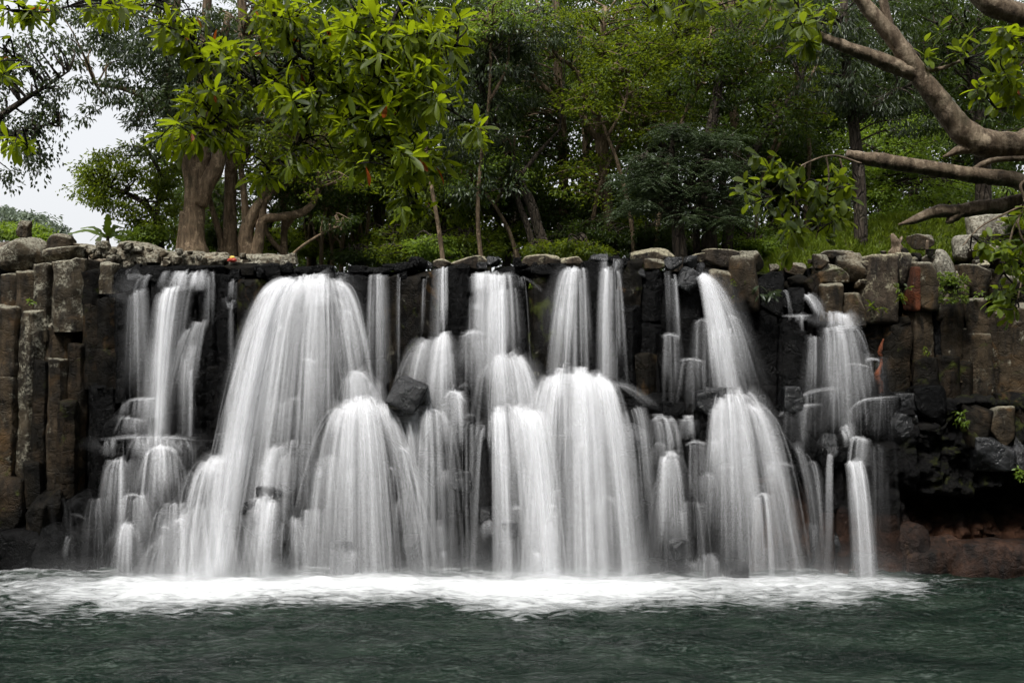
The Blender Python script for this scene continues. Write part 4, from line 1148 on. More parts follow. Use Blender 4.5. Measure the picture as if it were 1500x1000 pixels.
fall('cascade', 'stepped white cascade at the far left, dropping over many small ledges', [
 ('lip_sheet', [(200, 408), (235, 397), (275, 398), (313, 396)], [(190, 440), (240, 428), (270, 425), (312, 425)], -0.05, -0.35, .75, .45, dict(q=1.6)),
 ('curtain', [(186, 436), (200, 424), (222, 420)], [(178, 600), (205, 605), (232, 600)], -0.25, -0.7, .5, .25, {}),
 ('curtain', [(236, 430), (252, 420), (272, 416)], [(217, 642), (228, 645), (242, 642)], -0.35, -0.9, 1.0, .85, dict(layers=3)),
 ('curtain', [(255, 425), (275, 418), (292, 415)], [(230, 600), (250, 590), (270, 580)], -0.25, -0.6, .45, .2, {}),
 ('curtain', [(296, 408), (313, 398)], [(292, 475), (311, 470)], -0.2, -0.3, .6, .4, {}),
 ('slanting_spray', [(268, 494), (288, 474), (313, 463)], [(232, 580), (262, 590), (290, 600)], -0.3, -0.7, .75, .2, dict(q=1.5)),
 ('curtain', [(246, 522), (264, 515), (284, 540)], [(244, 640), (262, 645), (284, 645)], -0.4, -0.8, .35, .2, {}),
 ('strand', [(276, 541), (284, 541)], [(276, 646), (284, 646)], -0.45, -0.8, .8, .45, dict(edge=.3)),
 ('step', [(182, 588), (205, 584), (240, 584)], [(176, 615), (205, 616), (236, 616)], -0.9, -1.15, 0.54, 0.35, {}),
 ('step', [(165, 612), (190, 610), (216, 616)], [(158, 640), (190, 642), (215, 642)], -1.05, -1.25, 0.40, 0.35, {}),
 ('step', [(142, 646), (190, 640), (236, 640), (288, 644)], [(140, 664), (190, 668), (236, 664), (290, 662)], -1.1, -1.4, 0.54, 0.40, {}),
 ('small_bell', [(200, 668), (220, 656), (250, 655), (274, 664)], [(188, 740), (215, 745), (255, 740), (284, 728)], -1.4, -1.9, .95, .5, dict(layers=3)),
 ('small_bell', [(152, 684), (164, 675), (182, 674), (194, 682)], [(128, 780), (155, 790), (178, 785), (198, 770)], -1.35, -1.8, .75, .3, {}),
 ('veil', [(130, 730), (158, 727)], [(112, 845), (160, 845)], -1.4, -1.9, .3, .12, {}),
 ('small_bell', [(166, 736), (190, 724), (228, 730)], [(156, 800), (190, 810), (228, 800)], -1.6, -2.0, .7, .35, {}),
 ('small_bell', [(172, 774), (186, 767), (203, 774)], [(150, 852), (186, 856), (220, 852)], -1.9, -2.4, .8, .4, {}),
 ('veil', [(180, 640), (290, 650)], [(150, 850), (300, 850)], -1.6, -2.3, .2, .2, {}),
])
fall('trickle', 'pencil-thin trickle over a small white ledge left of the big fan', [
 ('strand', [(338, 410), (344, 410)], [(335, 442), (345, 442)], -0.2, -0.3, .6, .5, dict(edge=.3)),
 ('strand', [(325, 441), (346, 441)], [(332, 452), (344, 452)], -0.3, -0.35, .6, .3, dict(edge=.3)),
 ('strand', [(337, 444), (343, 444)], [(334, 560), (342, 560)], -0.3, -0.5, .45, .15, dict(edge=.3)),
])
fall('fan_waterfall', 'biggest white fan of water, spreading from the lip to the pool at left', [
 ('curtain', [(414, 414), (430, 409), (452, 408)], [(272, 856), (320, 860), (392, 860)], -0.3, -2.2, .95, .9, dict(layers=3, q=1.9)),
 ('curtain', [(418, 418), (450, 410), (478, 410)], [(320, 800), (390, 800), (450, 760)], -0.2, -1.6, .7, .5, dict(layers=2)),
 ('veil', [(445, 410), (475, 407), (502, 412)], [(405, 780), (470, 690), (552, 600)], -0.25, -1.2, .75, .38, dict(layers=2)),
 ('curtain', [(486, 416), (502, 414)], [(520, 590), (558, 575)], -0.35, -1.0, .8, .6, dict(layers=2)),
 ('veil', [(412, 416), (424, 412)], [(300, 700), (345, 720)], -0.2, -1.2, .4, .25, {}),
 ('crest', [(412, 412), (440, 402), (475, 402), (502, 410)], [(410, 450), (440, 450), (475, 445), (508, 445)], -0.1, -0.5, .95, .6, dict(q=1.4, layers=2)),
 ('inner_hump', [(448, 450), (470, 430), (500, 440)], [(430, 620), (470, 640), (535, 560)], -0.5, -1.1, .55, .35, {}),
 ('side_step', [(284, 692), (310, 676), (345, 668)], [(222, 850), (270, 856), (330, 856)], -1.7, -2.5, .8, .5, dict(layers=3)),
 ('side_step', [(230, 752), (252, 738), (280, 742)], [(212, 852), (245, 858), (290, 856)], -2.0, -2.6, .65, .5, {}),
 ('side_step', [(380, 690), (405, 655), (446, 640)], [(345, 856), (390, 790), (440, 740)], -1.5, -2.1, .75, .4, dict(q=1.5)),
 ('side_step', [(400, 690), (430, 660), (452, 655)], [(385, 800), (420, 790), (450, 800)], -1.6, -2.1, .5, .3, {}),
 ('side_step', [(366, 745), (385, 732), (414, 736)], [(350, 858), (385, 858), (404, 858)], -2.0, -2.6, .85, .5, {}),
 ('side_step', [(408, 772), (424, 757), (438, 766)], [(396, 856), (420, 858), (448, 856)], -1.9, -2.4, .65, .35, {}),
 ('side_step', [(436, 750), (455, 744), (476, 748)], [(432, 856), (455, 858), (480, 856)], -1.8, -2.3, .6, .4, {}),
 ('base_spray', [(220, 800), (290, 740), (380, 770)], [(190, 860), (290, 866), (410, 862)], -2.2, -2.9, .35, .75, dict(q=1.3)),
])
fall('bell_waterfall', 'bell-shaped white fall over a rounded ledge right of the big fan', [
 ('small_bell', [(500, 560), (522, 545), (548, 556)], [(492, 612), (525, 615), (582, 605)], -0.9, -1.2, .9, .6, {}),
 ('crown', [(474, 606), (500, 590), (545, 586), (590, 600)], [(440, 850), (500, 860), (560, 860), (650, 850)], -1.2, -2.3, .98, .45, dict(layers=3)),
 ('crown', [(484, 600), (520, 588), (570, 590)], [(460, 856), (520, 860), (610, 856)], -1.3, -2.4, .7, .5, {}),
 ('side_veil', [(570, 592), (602, 604)], [(600, 850), (650, 850)], -1.1, -2.0, .55, .3, {}),
 ('side_step', [(466, 690), (480, 670), (500, 668)], [(450, 850), (475, 856), (505, 856)], -1.7, -2.3, .7, .4, {}),
])
fall('thin_waterfall', 'thin fall just right of the big fan, dropping straight past the broad black column', [
 ('curtain', [(538, 403), (550, 401), (564, 404)], [(533, 570), (548, 575), (566, 570)], -0.3, -0.9, .75, .4, {}),
 ('strand', [(540, 403), (548, 402)], [(536, 560), (545, 560)], -0.35, -0.9, .6, .35, {}),
 ('veil', [(536, 560), (566, 560)], [(520, 612), (596, 612)], -0.8, -1.3, .35, .35, dict(q=1.5)),
])
fall('trickle', 'hair-thin trickle on the left edge of the widest mossy column', [
 ('strand', [(582, 402), (588, 402)], [(581, 560), (588, 560)], -0.35, -0.6, .7, .15, dict(edge=.4, layers=1))])
fall('trickle', 'hair-thin trickle on the right side of the widest mossy column', [
 ('strand', [(619, 408), (625, 404)], [(615, 500), (622, 500)], -0.4, -0.6, .6, .12, dict(edge=.4, layers=1))])
fall('narrow_waterfall', 'narrow straight fall that breaks into a fan and small bells left of centre', [
 ('curtain', [(640, 393), (648, 391), (659, 392)], [(638, 500), (648, 500), (659, 500)], -0.3, -0.6, .95, .8, dict(layers=3)),
 ('fan', [(634, 504), (652, 492), (670, 500)], [(604, 605), (650, 612), (692, 605)], -0.7, -1.3, .85, .45, dict(layers=2)),
 ('fan', [(602, 514), (622, 503), (642, 498)], [(560, 590), (592, 600), (625, 595)], -0.65, -1.2, .6, .25, {}),
 ('small_bell', [(668, 494), (692, 487), (724, 492)], [(672, 560), (695, 570), (728, 560)], -0.8, -1.1, .7, .35, {}),
 ('veil', [(668, 500), (724, 495)], [(660, 625), (735, 625)], -0.8, -1.3, .3, .25, {}),
 ('small_bell', [(641, 586), (656, 574), (674, 577), (692, 590)], [(634, 640), (655, 650), (675, 650), (702, 648)], -1.3, -1.6, .9, .5, {}),
 ('small_bell', [(608, 614), (626, 600), (645, 602), (660, 616)], [(592, 856), (620, 858), (650, 858), (690, 856)], -1.4, -2.2, .9, .28, dict(layers=3)),
 ('veil', [(656, 622), (700, 620)], [(650, 856), (704, 856)], -1.4, -2.1, .45, .28, {}),
 ('small_bell', [(600, 606), (616, 598), (628, 602)], [(582, 760), (605, 800), (625, 800)], -1.2, -1.8, .6, .2, {}),
])
fall('central_waterfall', 'bright central fall tumbling over two humps into the pool', [
 ('curtain', [(684, 404), (715, 400), (745, 402), (770, 406)], [(686, 540), (715, 545), (745, 545), (774, 540)], -0.3, -0.8, .85, .6, dict(layers=2)),
 ('curtain', [(720, 428), (735, 420), (756, 424)], [(714, 545), (735, 548), (762, 545)], -0.45, -0.9, .95, .9, dict(layers=2)),
 ('crest', [(684, 404), (715, 398), (745, 400), (768, 404)], [(684, 425), (715, 428), (745, 425), (770, 425)], -0.15, -0.4, .8, .5, dict(q=1.4)),
 ('hump', [(704, 542), (725, 524), (750, 522), (778, 538)], [(684, 632), (720, 640), (760, 640), (815, 625)], -0.9, -1.3, 1.0, .85, dict(layers=3)),
 ('hump', [(696, 628), (720, 606), (760, 598), (796, 606)], [(684, 858), (725, 862), (775, 862), (836, 858)], -1.4, -2.4, 1.0, .55, dict(layers=3)),
 ('curtain', [(756, 604), (794, 600)], [(780, 860), (838, 860)], -1.5, -2.5, 1.0, .95, dict(layers=3)),
 ('curtain', [(716, 404), (745, 402)], [(712, 540), (748, 545)], -0.4, -0.8, .9, .8, {}),
])
fall('cone_waterfall', 'cone-shaped fall, left one of the two straight falls right of centre', [
 ('curtain', [(830, 394), (842, 391), (857, 393)], [(802, 560), (836, 566), (870, 562)], -0.3, -0.9, .9, .6, dict(layers=3)),
])
fall('ribbon_waterfall', 'white ribbon fall, right one of the two straight falls right of centre', [
 ('crest', [(880, 380), (908, 380)], [(879, 398), (906, 396)], 0.1, -0.2, .6, .5, dict(q=1.2)),
 ('curtain', [(877, 396), (892, 392), (909, 396)], [(868, 560), (890, 566), (916, 565)], -0.3, -0.9, .75, .5, dict(layers=2)),
 ('strand', [(880, 396), (892, 394)], [(878, 565), (894, 565)], -0.4, -0.95, .85, .7, dict(layers=2)),
])
fall('dome_waterfall', 'broad white dome of water filling the middle right down to the pool', [
 ('dome', [(770, 580), (800, 552), (845, 542), (885, 552), (912, 578)], [(730, 858), (800, 862), (850, 862), (900, 862), (945, 858)], -0.95, -2.4, 1.0, .5, dict(layers=3)),
 ('dome', [(800, 560), (850, 546), (895, 566)], [(790, 860), (850, 862), (925, 858)], -1.1, -2.5, .75, .5, dict(layers=2)),
 ('curtain', [(790, 556), (830, 546), (870, 550)], [(785, 860), (830, 860), (900, 860)], -1.1, -2.5, .85, .45, dict(layers=3)),
 ('side_veil', [(860, 548), (900, 562)], [(905, 860), (950, 858)], -1.2, -2.5, .85, .75, dict(layers=2)),
 ('side_veil', [(905, 610), (925, 597), (952, 597)], [(925, 856), (945, 856), (975, 850)], -1.35, -2.2, .55, .15, dict(layers=2)),
 ('side_spray', [(900, 560), (912, 566)], [(955, 606), (990, 600)], -1.1, -1.3, .3, .08, dict(q=1.4)),
])
fall('stepped_trickle', 'thin trickle stepping down short black columns left of the tilted slate', [
 ('strand', [(980, 404), (990, 406)], [(986, 492), (996, 492)], -0.35, -0.5, .8, .6, dict(edge=.3)),
 ('veil', [(968, 398), (982, 400)], [(972, 492), (986, 492)], -0.2, -0.5, .3, .25, {}),
 ('step', [(968, 493), (980, 488), (996, 492)], [(964, 590), (980, 592), (1000, 590)], -0.5, -0.8, 0.43, 0.20, {}),
 ('step', [(990, 530), (1010, 526), (1034, 530)], [(986, 590), (1010, 594), (1036, 590)], -0.7, -0.95, 0.43, 0.25, {}),
])
fall('slanting_waterfall', 'fall slanting right from the tilted slate onto a rounded hump and down to the pool', [
 ('curtain', [(1024, 404), (1028, 402), (1033, 404)], [(1042, 590), (1072, 596), (1108, 588)], -0.4, -1.0, 1.0, .7, dict(layers=3, q=1.7)),
 ('veil', [(1026, 406), (1034, 404)], [(1080, 585), (1128, 575)], -0.4, -0.9, .55, .25, dict(q=1.6)),
 ('step', [(1017, 474), (1028, 468), (1044, 474)], [(1010, 592), (1028, 596), (1050, 592)], -0.4, -0.8, 0.36, 0.20, {}),
 ('step', [(1058, 470), (1070, 462), (1088, 472)], [(1078, 575), (1098, 575), (1130, 570)], -0.4, -0.8, 0.29, 0.15, dict(q=1.6)),
 ('hump', [(1034, 604), (1050, 584), (1085, 578), (1115, 594)], [(1026, 720), (1070, 800), (1120, 840), (1200, 820)], -1.2, -2.1, .98, .3, dict(layers=3)),
 ('veil', [(1085, 588), (1118, 600)], [(1130, 858), (1215, 856)], -1.3, -2.4, .6, .4, dict(layers=2, q=1.7)),
 ('step', [(1055, 662), (1078, 660)], [(1054, 700), (1080, 700)], -1.7, -1.85, 0.29, 0.25, {}),
 ('step', [(1049, 686), (1062, 682), (1078, 686)], [(1054, 856), (1066, 858), (1084, 856)], -1.7, -2.2, 0.40, 0.25, {}),
 ('step', [(1105, 730), (1116, 722), (1132, 726)], [(1100, 858), (1122, 858), (1152, 856)], -1.9, -2.5, 0.65, 0.45, dict(layers=2)),
 ('veil', [(1040, 620), (1120, 620)], [(1050, 856), (1200, 856)], -1.5, -2.3, .25, .22, {}),
])
fall('arched_cascade', 'small twin spill below the eight-sided slab that arches into a double strand', [
 ('spill', [(953, 612), (970, 610), (988, 614)], [(962, 668), (980, 670), (1002, 668)], -1.3, -1.5, .75, .6, {}),
 ('spill', [(999, 612), (1019, 611)], [(998, 645), (1020, 645)], -1.3, -1.45, .75, .45, {}),
 ('small_bell', [(964, 676), (980, 664), (1003, 668)], [(944, 830), (982, 840), (1026, 812)], -1.6, -2.1, .85, .15, dict(layers=2)),
 ('step', [(1003, 652), (1018, 646), (1037, 650)], [(1002, 760), (1018, 765), (1040, 755)], -1.55, -1.9, 0.43, 0.18, {}),
 ('step', [(956, 652), (965, 648), (976, 654)], [(952, 680), (966, 682), (980, 680)], -1.45, -1.6, 0.32, 0.30, {}),
 ('veil', [(996, 738), (1012, 733), (1032, 742)], [(994, 856), (1014, 858), (1048, 850)], -1.8, -2.2, .35, .22, {}),
 ('splash', [(1014, 826), (1036, 812), (1056, 826)], [(1008, 858), (1036, 860), (1062, 858)], -2.25, -2.5, .5, .4, {}),
])
fall('trickle', 'pencil-thin trickle from a crack left of the right-hand cascade', [
 ('strand', [(1146, 424), (1152, 424)], [(1155, 464), (1161, 464)], -0.35, -0.4, .7, .6, dict(edge=.35)),
 ('strand', [(1172, 462), (1177, 462)], [(1171, 484), (1176, 484)], -0.4, -0.45, .6, .4, dict(edge=.35)),
 ('ledge_film', [(1143, 463), (1190, 463)], [(1143, 470), (1190, 470)], -0.35, -0.4, .35, .2, {}),
])
fall('right_cascade', 'sheeting cascade at the right under the brown flat-topped pillar', [
 ('strand', [(1178, 432), (1185, 429)], [(1192, 462), (1216, 464)], -0.4, -0.55, .85, .6, dict(q=1.5)),
 ('lip_sheet', [(1188, 462), (1200, 456), (1222, 456), (1250, 466)], [(1180, 496), (1203, 486), (1232, 482), (1266, 484)], -0.45, -0.6, .75, .6, dict(q=1.5)),
 ('curtain', [(1181, 494), (1192, 490), (1206, 493)], [(1178, 584), (1192, 588), (1206, 586)], -0.55, -0.8, .65, .35, {}),
 ('curtain', [(1203, 484), (1222, 477), (1242, 477), (1264, 484)], [(1202, 610), (1230, 620), (1260, 610), (1296, 590)], -0.55, -1.0, .75, .4, dict(layers=2)),
 ('step', [(1231, 538), (1250, 533), (1278, 538)], [(1228, 600), (1250, 605), (1284, 600)], -0.75, -1.0, 0.29, 0.20, {}),
 ('wet_glint', [(1158, 592), (1190, 574), (1245, 568)], [(1154, 640), (1190, 640), (1240, 640)], -0.95, -1.2, .3, .04, dict(q=1.4)),  # white ribbons standing in for glints along the wet rock edges
 ('wet_glint', [(1134, 612), (1160, 596), (1206, 590)], [(1130, 670), (1160, 670), (1206, 656)], -1.2, -1.5, .3, .04, dict(q=1.4)),
 ('wet_glint', [(1238, 612), (1262, 586), (1322, 580)], [(1230, 650), (1264, 655), (1318, 650)], -1.1, -1.4, .3, .03, dict(q=1.4)),
])
fall('jet_waterfall', 'lone bright jet of water at the lower right falling into the pool', [
 ('feeder', [(1224, 642), (1240, 622), (1252, 612)], [(1236, 656), (1246, 652), (1258, 648)], -1.35, -1.5, .6, .5, {}),
 ('step', [(1242, 644), (1255, 640), (1272, 644)], [(1236, 680), (1252, 682), (1268, 680)], -1.5, -1.6, 0.61, 0.70, {}),
 ('curtain', [(1238, 680), (1250, 673), (1266, 678)], [(1252, 858), (1268, 860), (1290, 858)], -1.6, -2.2, .95, .6, dict(layers=3)),
 ('veil', [(1264, 655), (1312, 650)], [(1270, 850), (1312, 850)], -1.35, -1.9, .18, .06, {}),
])
fall('trickle', 'white trickle down the rough rock left of the lone bright jet', [
 ('strand', [(1212, 666), (1224, 664)], [(1208, 850), (1224, 850)], -1.55, -2.0, .8, .15, dict(edge=.3)),
])
fall('trickle', 'curved silver trickle over the rock just right of the slanting fall', [
 ('strand', [(1178, 678), (1188, 674), (1197, 680)], [(1196, 830), (1206, 835), (1216, 830)], -1.6, -2.1, .55, .15, dict(edge=.3)),
 ('veil', [(1150, 640), (1185, 672)], [(1190, 840), (1215, 840)], -1.5, -2.1, .3, .1, {}),
])
fall('veil_waterfall', 'faint grey veil of spray over the dark rock at the far left foot', [
 ('veil', [(70, 732), (140, 724)], [(80, 850), (150, 850)], -1.65, -1.9, .10, .10, dict(layers=1)),
 ('strand', [(98, 785), (104, 785)], [(90, 826), (98, 826)], -1.85, -1.9, .5, .3, dict(edge=.35, layers=1)),
])

# foam on the pool and spray at its edge
def foam():
    nx, ny = 420, 120
    xs = np.linspace(-16.5, 15, nx); ys = np.linspace(-9.5, -1.2, ny)
    X, Yg = np.meshgrid(xs, ys, indexing='ij')
    p = np.column_stack([X.ravel(), Yg.ravel(), 0 * X.ravel()])
    x, y = p[:, 0], p[:, 1]
    edge = np.interp(x, [-16, -13.5, -11, -8.5, -6.3, -4, -2, 0, 2, 3.5, 5, 7, 9, 10.5, 12, 13.5, 15],
                        [-4.9, -5.2, -5.2, -5.5, -4.4, -4.4, -4.7, -5.3, -5.4, -5.3, -4.6, -4.3, -4.4, -4.0, -3.4, -2.9, -2.5])
    edge = edge - 0.25 + 0.8 * fbm(p * np.array([0.9, 0.2, 1]), 4, 61)
    amt = np.interp(x, [-16.5, -15, -12.6, -10.5, -8, 3, 5.5, 8, 10.5, 12.5, 15], [0.18, 0.32, 0.55, .95, 1, 1, .65, .75, .7, .3, 0])
    d = sstep(-1.5, 2.3, y - edge) * amt * (1 - 0.75 * sstep(-2.9, -1.9, y))
    left = sstep(-7.5, -13, x) * sstep(-8.8, -5.2, y) * 0.28
    d = np.maximum(d, left)
    d *= sstep(-9.5, -8.0, y) * sstep(-16.5, -15.5, x)
    act = 0.09 * fbm(p * np.array([0.9, 1.9, 1]), 4, 31) + 0.05 * fbm(p * np.array([2.5, 5.0, 1]), 3, 41)
    a0 = sstep(-26, -3, y)
    base = (0.06 + 0.07 * a0) * fbm(p * np.array([0.9, 1.9, 1]), 4, 31) + 0.05 * a0 * fbm(p * np.array([2.5, 5.0, 1]), 3, 41)
    p[:, 2] = base + 0.012 + 0.07 * sstep(-4.8, -2.6, y) * amt * (0.6 + 0.6 * (0.5 + 0.5 * fbm(p * np.array([1.3, 1.3, 1]), 3, 71)))
    return p, grid_faces(nx, ny), d
fv, ff, fd = foam()
tag(mesh_obj("foam", fv, ff, M['foam'], attrs={'dens': fd}), kind='stuff')

def mist():
    V, Fc, D, n = [], [], [], 0
    for L, (yy, hh, aa) in enumerate([(-2.5, 2.0, .10), (-2.8, 1.5, .15), (-3.05, 1.0, .22), (-3.3, 0.6, .28), (-3.6, .32, .30)]):
        nx, nz = 200, 16
        xs = np.linspace(-14.5, 12, nx); zs = np.linspace(0, 1, nz)
        X, Z = np.meshgrid(xs, zs, indexing='ij')
        x = X.ravel(); z = Z.ravel()
        top = hh * (0.65 + 0.7 * (0.5 + 0.5 * fbm(np.column_stack([x * 0.7, 0 * x + L * 9, 0 * x]), 3, 81 + L)))
        amt = np.interp(x, [-14.5, -12, -9.5, -7, -5, -3, 0, 3.4, 5, 7, 9.4, 10.6, 12], [0, .5, 1, 1, .8, .8, 1, 1, .55, .7, .6, .4, 0])
        p = np.column_stack([x, yy + 0.15 * fbm(np.column_stack([x, z * 2, 0 * x + L]), 2, 91) - 0.3 * z * 0.3, 0.02 + z * top])
        d = aa * amt * (1 - z) ** 1.5 * (1 - np.exp(-z * 14) * 0.0)
        V.append(p); Fc.append(grid_faces(nx, nz) + n); D.append(d); n += len(p)
    return np.concatenate(V), np.concatenate(Fc), np.concatenate(D)
mv, mf, md = mist()
tag(mesh_obj("mist", mv, mf, M['mist'], attrs={'dens': md}), kind='stuff')

# ---------------------------------------------------------------- foliage
def norm(a):
    return a / (np.linalg.norm(a, axis=1)[:, None] + 1e-9)

def leaves(base, d, L, W, r_, hi=False, droop=0.12, up=None):
    """leaf blades as folded polygons: base (n,3), direction d (n,3), length L, width W (scalars or arrays)"""
    n = len(base)
    d = norm(d)
    upv = np.tile(np.array([0, 0, 1.0]), (n, 1)) if up is None else up
    upv = upv + r_.normal(0, 0.45, (n, 3))
    s = norm(np.cross(d, upv))
    nn = np.cross(s, d)
    L = np.broadcast_to(np.asarray(L, float), (n,))[:, None]
    W = np.broadcast_to(np.asarray(W, float), (n,))[:, None]
    if not hi:
        a = base + d * L * 0.5 + s * W * 0.5 + nn * W * 0.14
        b = base + d * L * 0.5 - s * W * 0.5 + nn * W * 0.14
        t = base + d * L - nn * L * droop
        V = np.stack([base, a, t, b], axis=1).reshape(-1, 3)
        k = np.arange(n)[:, None] * 4
        Fc = np.concatenate([k + np.array([[0, 1, 2]]), k + np.array([[0, 2, 3]])])
        return V, Fc
    rows, ts, ws = [], [0.0, 0.14, 0.34, 0.58, 0.8, 0.93, 1.0], [0.03, 0.32, 0.72, 1.0, 0.86, 0.46, 0.03]
    wave = r_.uniform(-1, 1, (n, 1))
    for t, w in zip(ts, ws):
        c = base + d * L * t - nn * L * droop * t * t * (1 + 0.6 * wave)
        fold = nn * W * 0.13 * w
        rows += [c + s * W * 0.5 * w + fold, c, c - s * W * 0.5 * w + fold * (1 + 0.5 * wave)]
    V = np.stack(rows, axis=1).reshape(-1, 3)
    m = len(rows)
    q = []
    for i in range(len(ts) - 1):
        o = i * 3
        q += [[o, o + 3, o + 4, o + 1], [o + 1, o + 4, o + 5, o + 2]]
    k = np.arange(n)[:, None, None] * m
    Fc = (k + np.array(q)[None]).reshape(-1, 4)
    return V, Fc

def leaf_obj(name, parts, mat, parent=None):
    V = np.concatenate([p[0] for p in parts])
    off, Fs = 0, []
    for p in parts:
        Fs.append(p[1] + off); off += len(p[0])
    return mesh_obj(name, V, np.concatenate(Fs), mat, parent, smooth=False)

def blob_points(ells, n, r_, Yc, depth, shell=0.45):
    """clump centres in a set of photo-pixel ellipses (cx, cy, rx, ry) at depth Yc +- depth"""
    area = np.array([e[2] * e[3] for e in ells], float)
    cnt = np.maximum(1, np.round(n * area / area.sum())).astype(int)
    out = []
    for e, c in zip(ells, cnt):
        u = norm(r_.normal(size=(c, 3)))
        rad = (shell + (1 - shell) * r_.random(c)) ** 0.7
        q = u * rad[:, None]
        y = Yc + q[:, 1] * depth
        s = (y - CAMY) / F
        out.append(np.column_stack([(e[0] + q[:, 0] * e[2] - 750) * s, y, H + (470 - (e[1] - q[:, 2] * e[3])) * s]))
    return np.concatenate(out)

def clump_leaves(cent, per, R, L, W, r_, down=0.3, flat=0.5, hi=False, droop=0.15, whorl=False):
    n = len(cent) * per
    c = np.repeat(cent, per, axis=0)
    o = norm(r_.normal(size=(n, 3))) * (r_.random(n) ** 0.5)[:, None]
    o[:, 2] *= flat
    size = np.repeat(r_.uniform(0.6, 1.35, len(cent)), per)
    base = c + o * R * size[:, None]
    tilt = np.repeat(r_.normal(0, 0.35, (len(cent), 3)), per, axis=0)
    d = o * 1.0 + r_.normal(0, 0.45, (n, 3)) + tilt
    d[:, 2] -= down
    return leaves(base, d, L * r_.uniform(0.65, 1.25, n), W * r_.uniform(0.75, 1.2, n), r_, hi, droop)

def fronds(cent, r_, per, length, nl, L, W):
    """feathery compound leaves spreading in flat sprays"""
    V = []
    bases, dirs, ups = [], [], []
    for c in cent:
        for _ in range(per):
            a = r_.uniform(0, 6.283)
            d = np.array([math.cos(a), math.sin(a) * 0.8, r_.uniform(-0.35, 0.25)])
            d /= np.linalg.norm(d)
            side = np.cross(d, [0, 0, 1]); side /= np.linalg.norm(side)
            st = c + r_.normal(0, 0.25, 3) * np.array([1, 1, 0.35])
            ln = length * r_.uniform(0.7, 1.2)
            t = np.linspace(0.08, 1, nl)
            mid = st + d * (t * ln)[:, None] - np.array([0, 0, 1]) * (0.28 * ln * t ** 2)[:, None]
            for sg in (-1, 1):
                bases.append(mid)
                dirs.append(np.tile(side * sg + d * 0.55 - np.array([0, 0, 0.25]), (nl, 1)))
    b = np.concatenate(bases); dd = np.concatenate(dirs)
    return leaves(b, dd, L, W, r_, False, 0.1)

def tree(name, label, limbs, ells, nclump, per, Y, mat, bark, seed, depth=2.0, R=0.55, L=0.16, W=0.07, down=0.3, flat=0.5,
         group=None, twigs=True, kind=None, cat='tree', seg=10, shell=0.45, extra=None):
    r_ = np.random.default_rng(seed)
    b0 = limbs[0][0][0]
    t = thing(name, label, cat, P(b0[0], b0[1], Y + (b0[2] if len(b0) > 2 else 0)), group)
    g = Geo()
    nodes = []
    for pts, rad in limbs:
        w = np.array([P(p[0], p[1], Y + (p[2] if len(p) > 2 else 0)) for p in pts])
        rr = [q * S(Y) for q in rad]
        gz = float(ground_z(w[0][0], w[0][1])) - 0.12
        if pts[0][1] > 335 and w[0][2] > gz:
            w = np.vstack([[w[0][0], w[0][1], gz], w]); rr = [rr[0] * 1.08] + rr
        c, _ = tube(g, w, rr, seg, 5, 0.16, seed)
        nodes.append(c)
    nodes = np.concatenate(nodes)
    cent = blob_points(ells, nclump, r_, Y, depth, shell)
    if twigs:
        for c in cent[:: max(1, len(cent) // 70)]:
            dd = np.linalg.norm(nodes - c, axis=1) + 0.6 * np.maximum(0, nodes[:, 2] - c[2])
            a = nodes[np.argmin(dd)]
            if np.linalg.norm(a - c) > 6: continue
            m = (a + c) / 2 + r_.normal(0, 0.18, 3) + np.array([0, 0, 0.12 * np.linalg.norm(c - a)])
            tube(g, [a, m, c], [0.045, 0.03, 0.012], 5, 4, 0, 0, cap=False)
    g.build('trunk', M[bark], t)
    if kind == 'feather':
        lv = fronds(cent, r_, per, R * 1.5, 9, L, W)
    else:
        lv = clump_leaves(cent, per, R, L, W, r_, down, flat)
    leaf_obj('crown', [lv], M[mat], t)
    return t

GT = 'trees of the forest behind the falls'
# left big tree: tan trunk with forks, grey green crown
tree('big_tree', 'big tan-barked tree with a thick forked trunk on the left bank', [
  ([(284, 376), (282, 350), (284, 310), (286, 275), (278, 238), (262, 205), (250, 170), (246, 120), (252, 60), (262, -20)], [25, 18, 15.5, 15, 13, 10, 9, 8, 7, 5]),
  ([(290, 300), (303, 268), (318, 240), (322, 200), (316, 150), (322, 90), (335, 20)], [14, 13, 11, 9, 9, 7, 5]),
  ([(284, 270), (296, 230), (300, 180), (296, 130), (300, 70), (305, -20)], [14, 12, 11, 10, 8, 6]),
  ([(254, 180), (225, 150), (180, 130), (140, 125)], [7, 5, 3.5, 2]),
  ([(266, 372), (268, 345), (272, 310)], [10, 8, 8]),
 ], [(250, 60, 110, 90), (180, 120, 90, 80), (290, 140, 80, 70), (170, 30, 100, 60), (235, 190, 60, 50)],
 210, 62, 4.5, 'leaf_grey', 'bark', 21, depth=2.4, R=0.6, L=0.21, W=0.075, down=0.75, group=GT)
tree('side_tree', 'dark bushy tree low on the left bank with its branches reaching into the white sky', [
  ([(236, 372), (228, 320), (200, 290), (150, 270)], [6, 5, 3.5, 2]), ([(228, 320), (235, 260), (215, 220)], [4, 3, 2])],
  [(190, 285, 78, 45), (160, 262, 58, 40), (225, 318, 55, 45), (135, 285, 34, 25), (215, 235, 60, 40)],
  140, 60, 6.0, 'leaf_mid', 'bark_dark', 22, depth=1.6, R=0.5, L=0.17, W=0.07, down=0.4, group=GT)
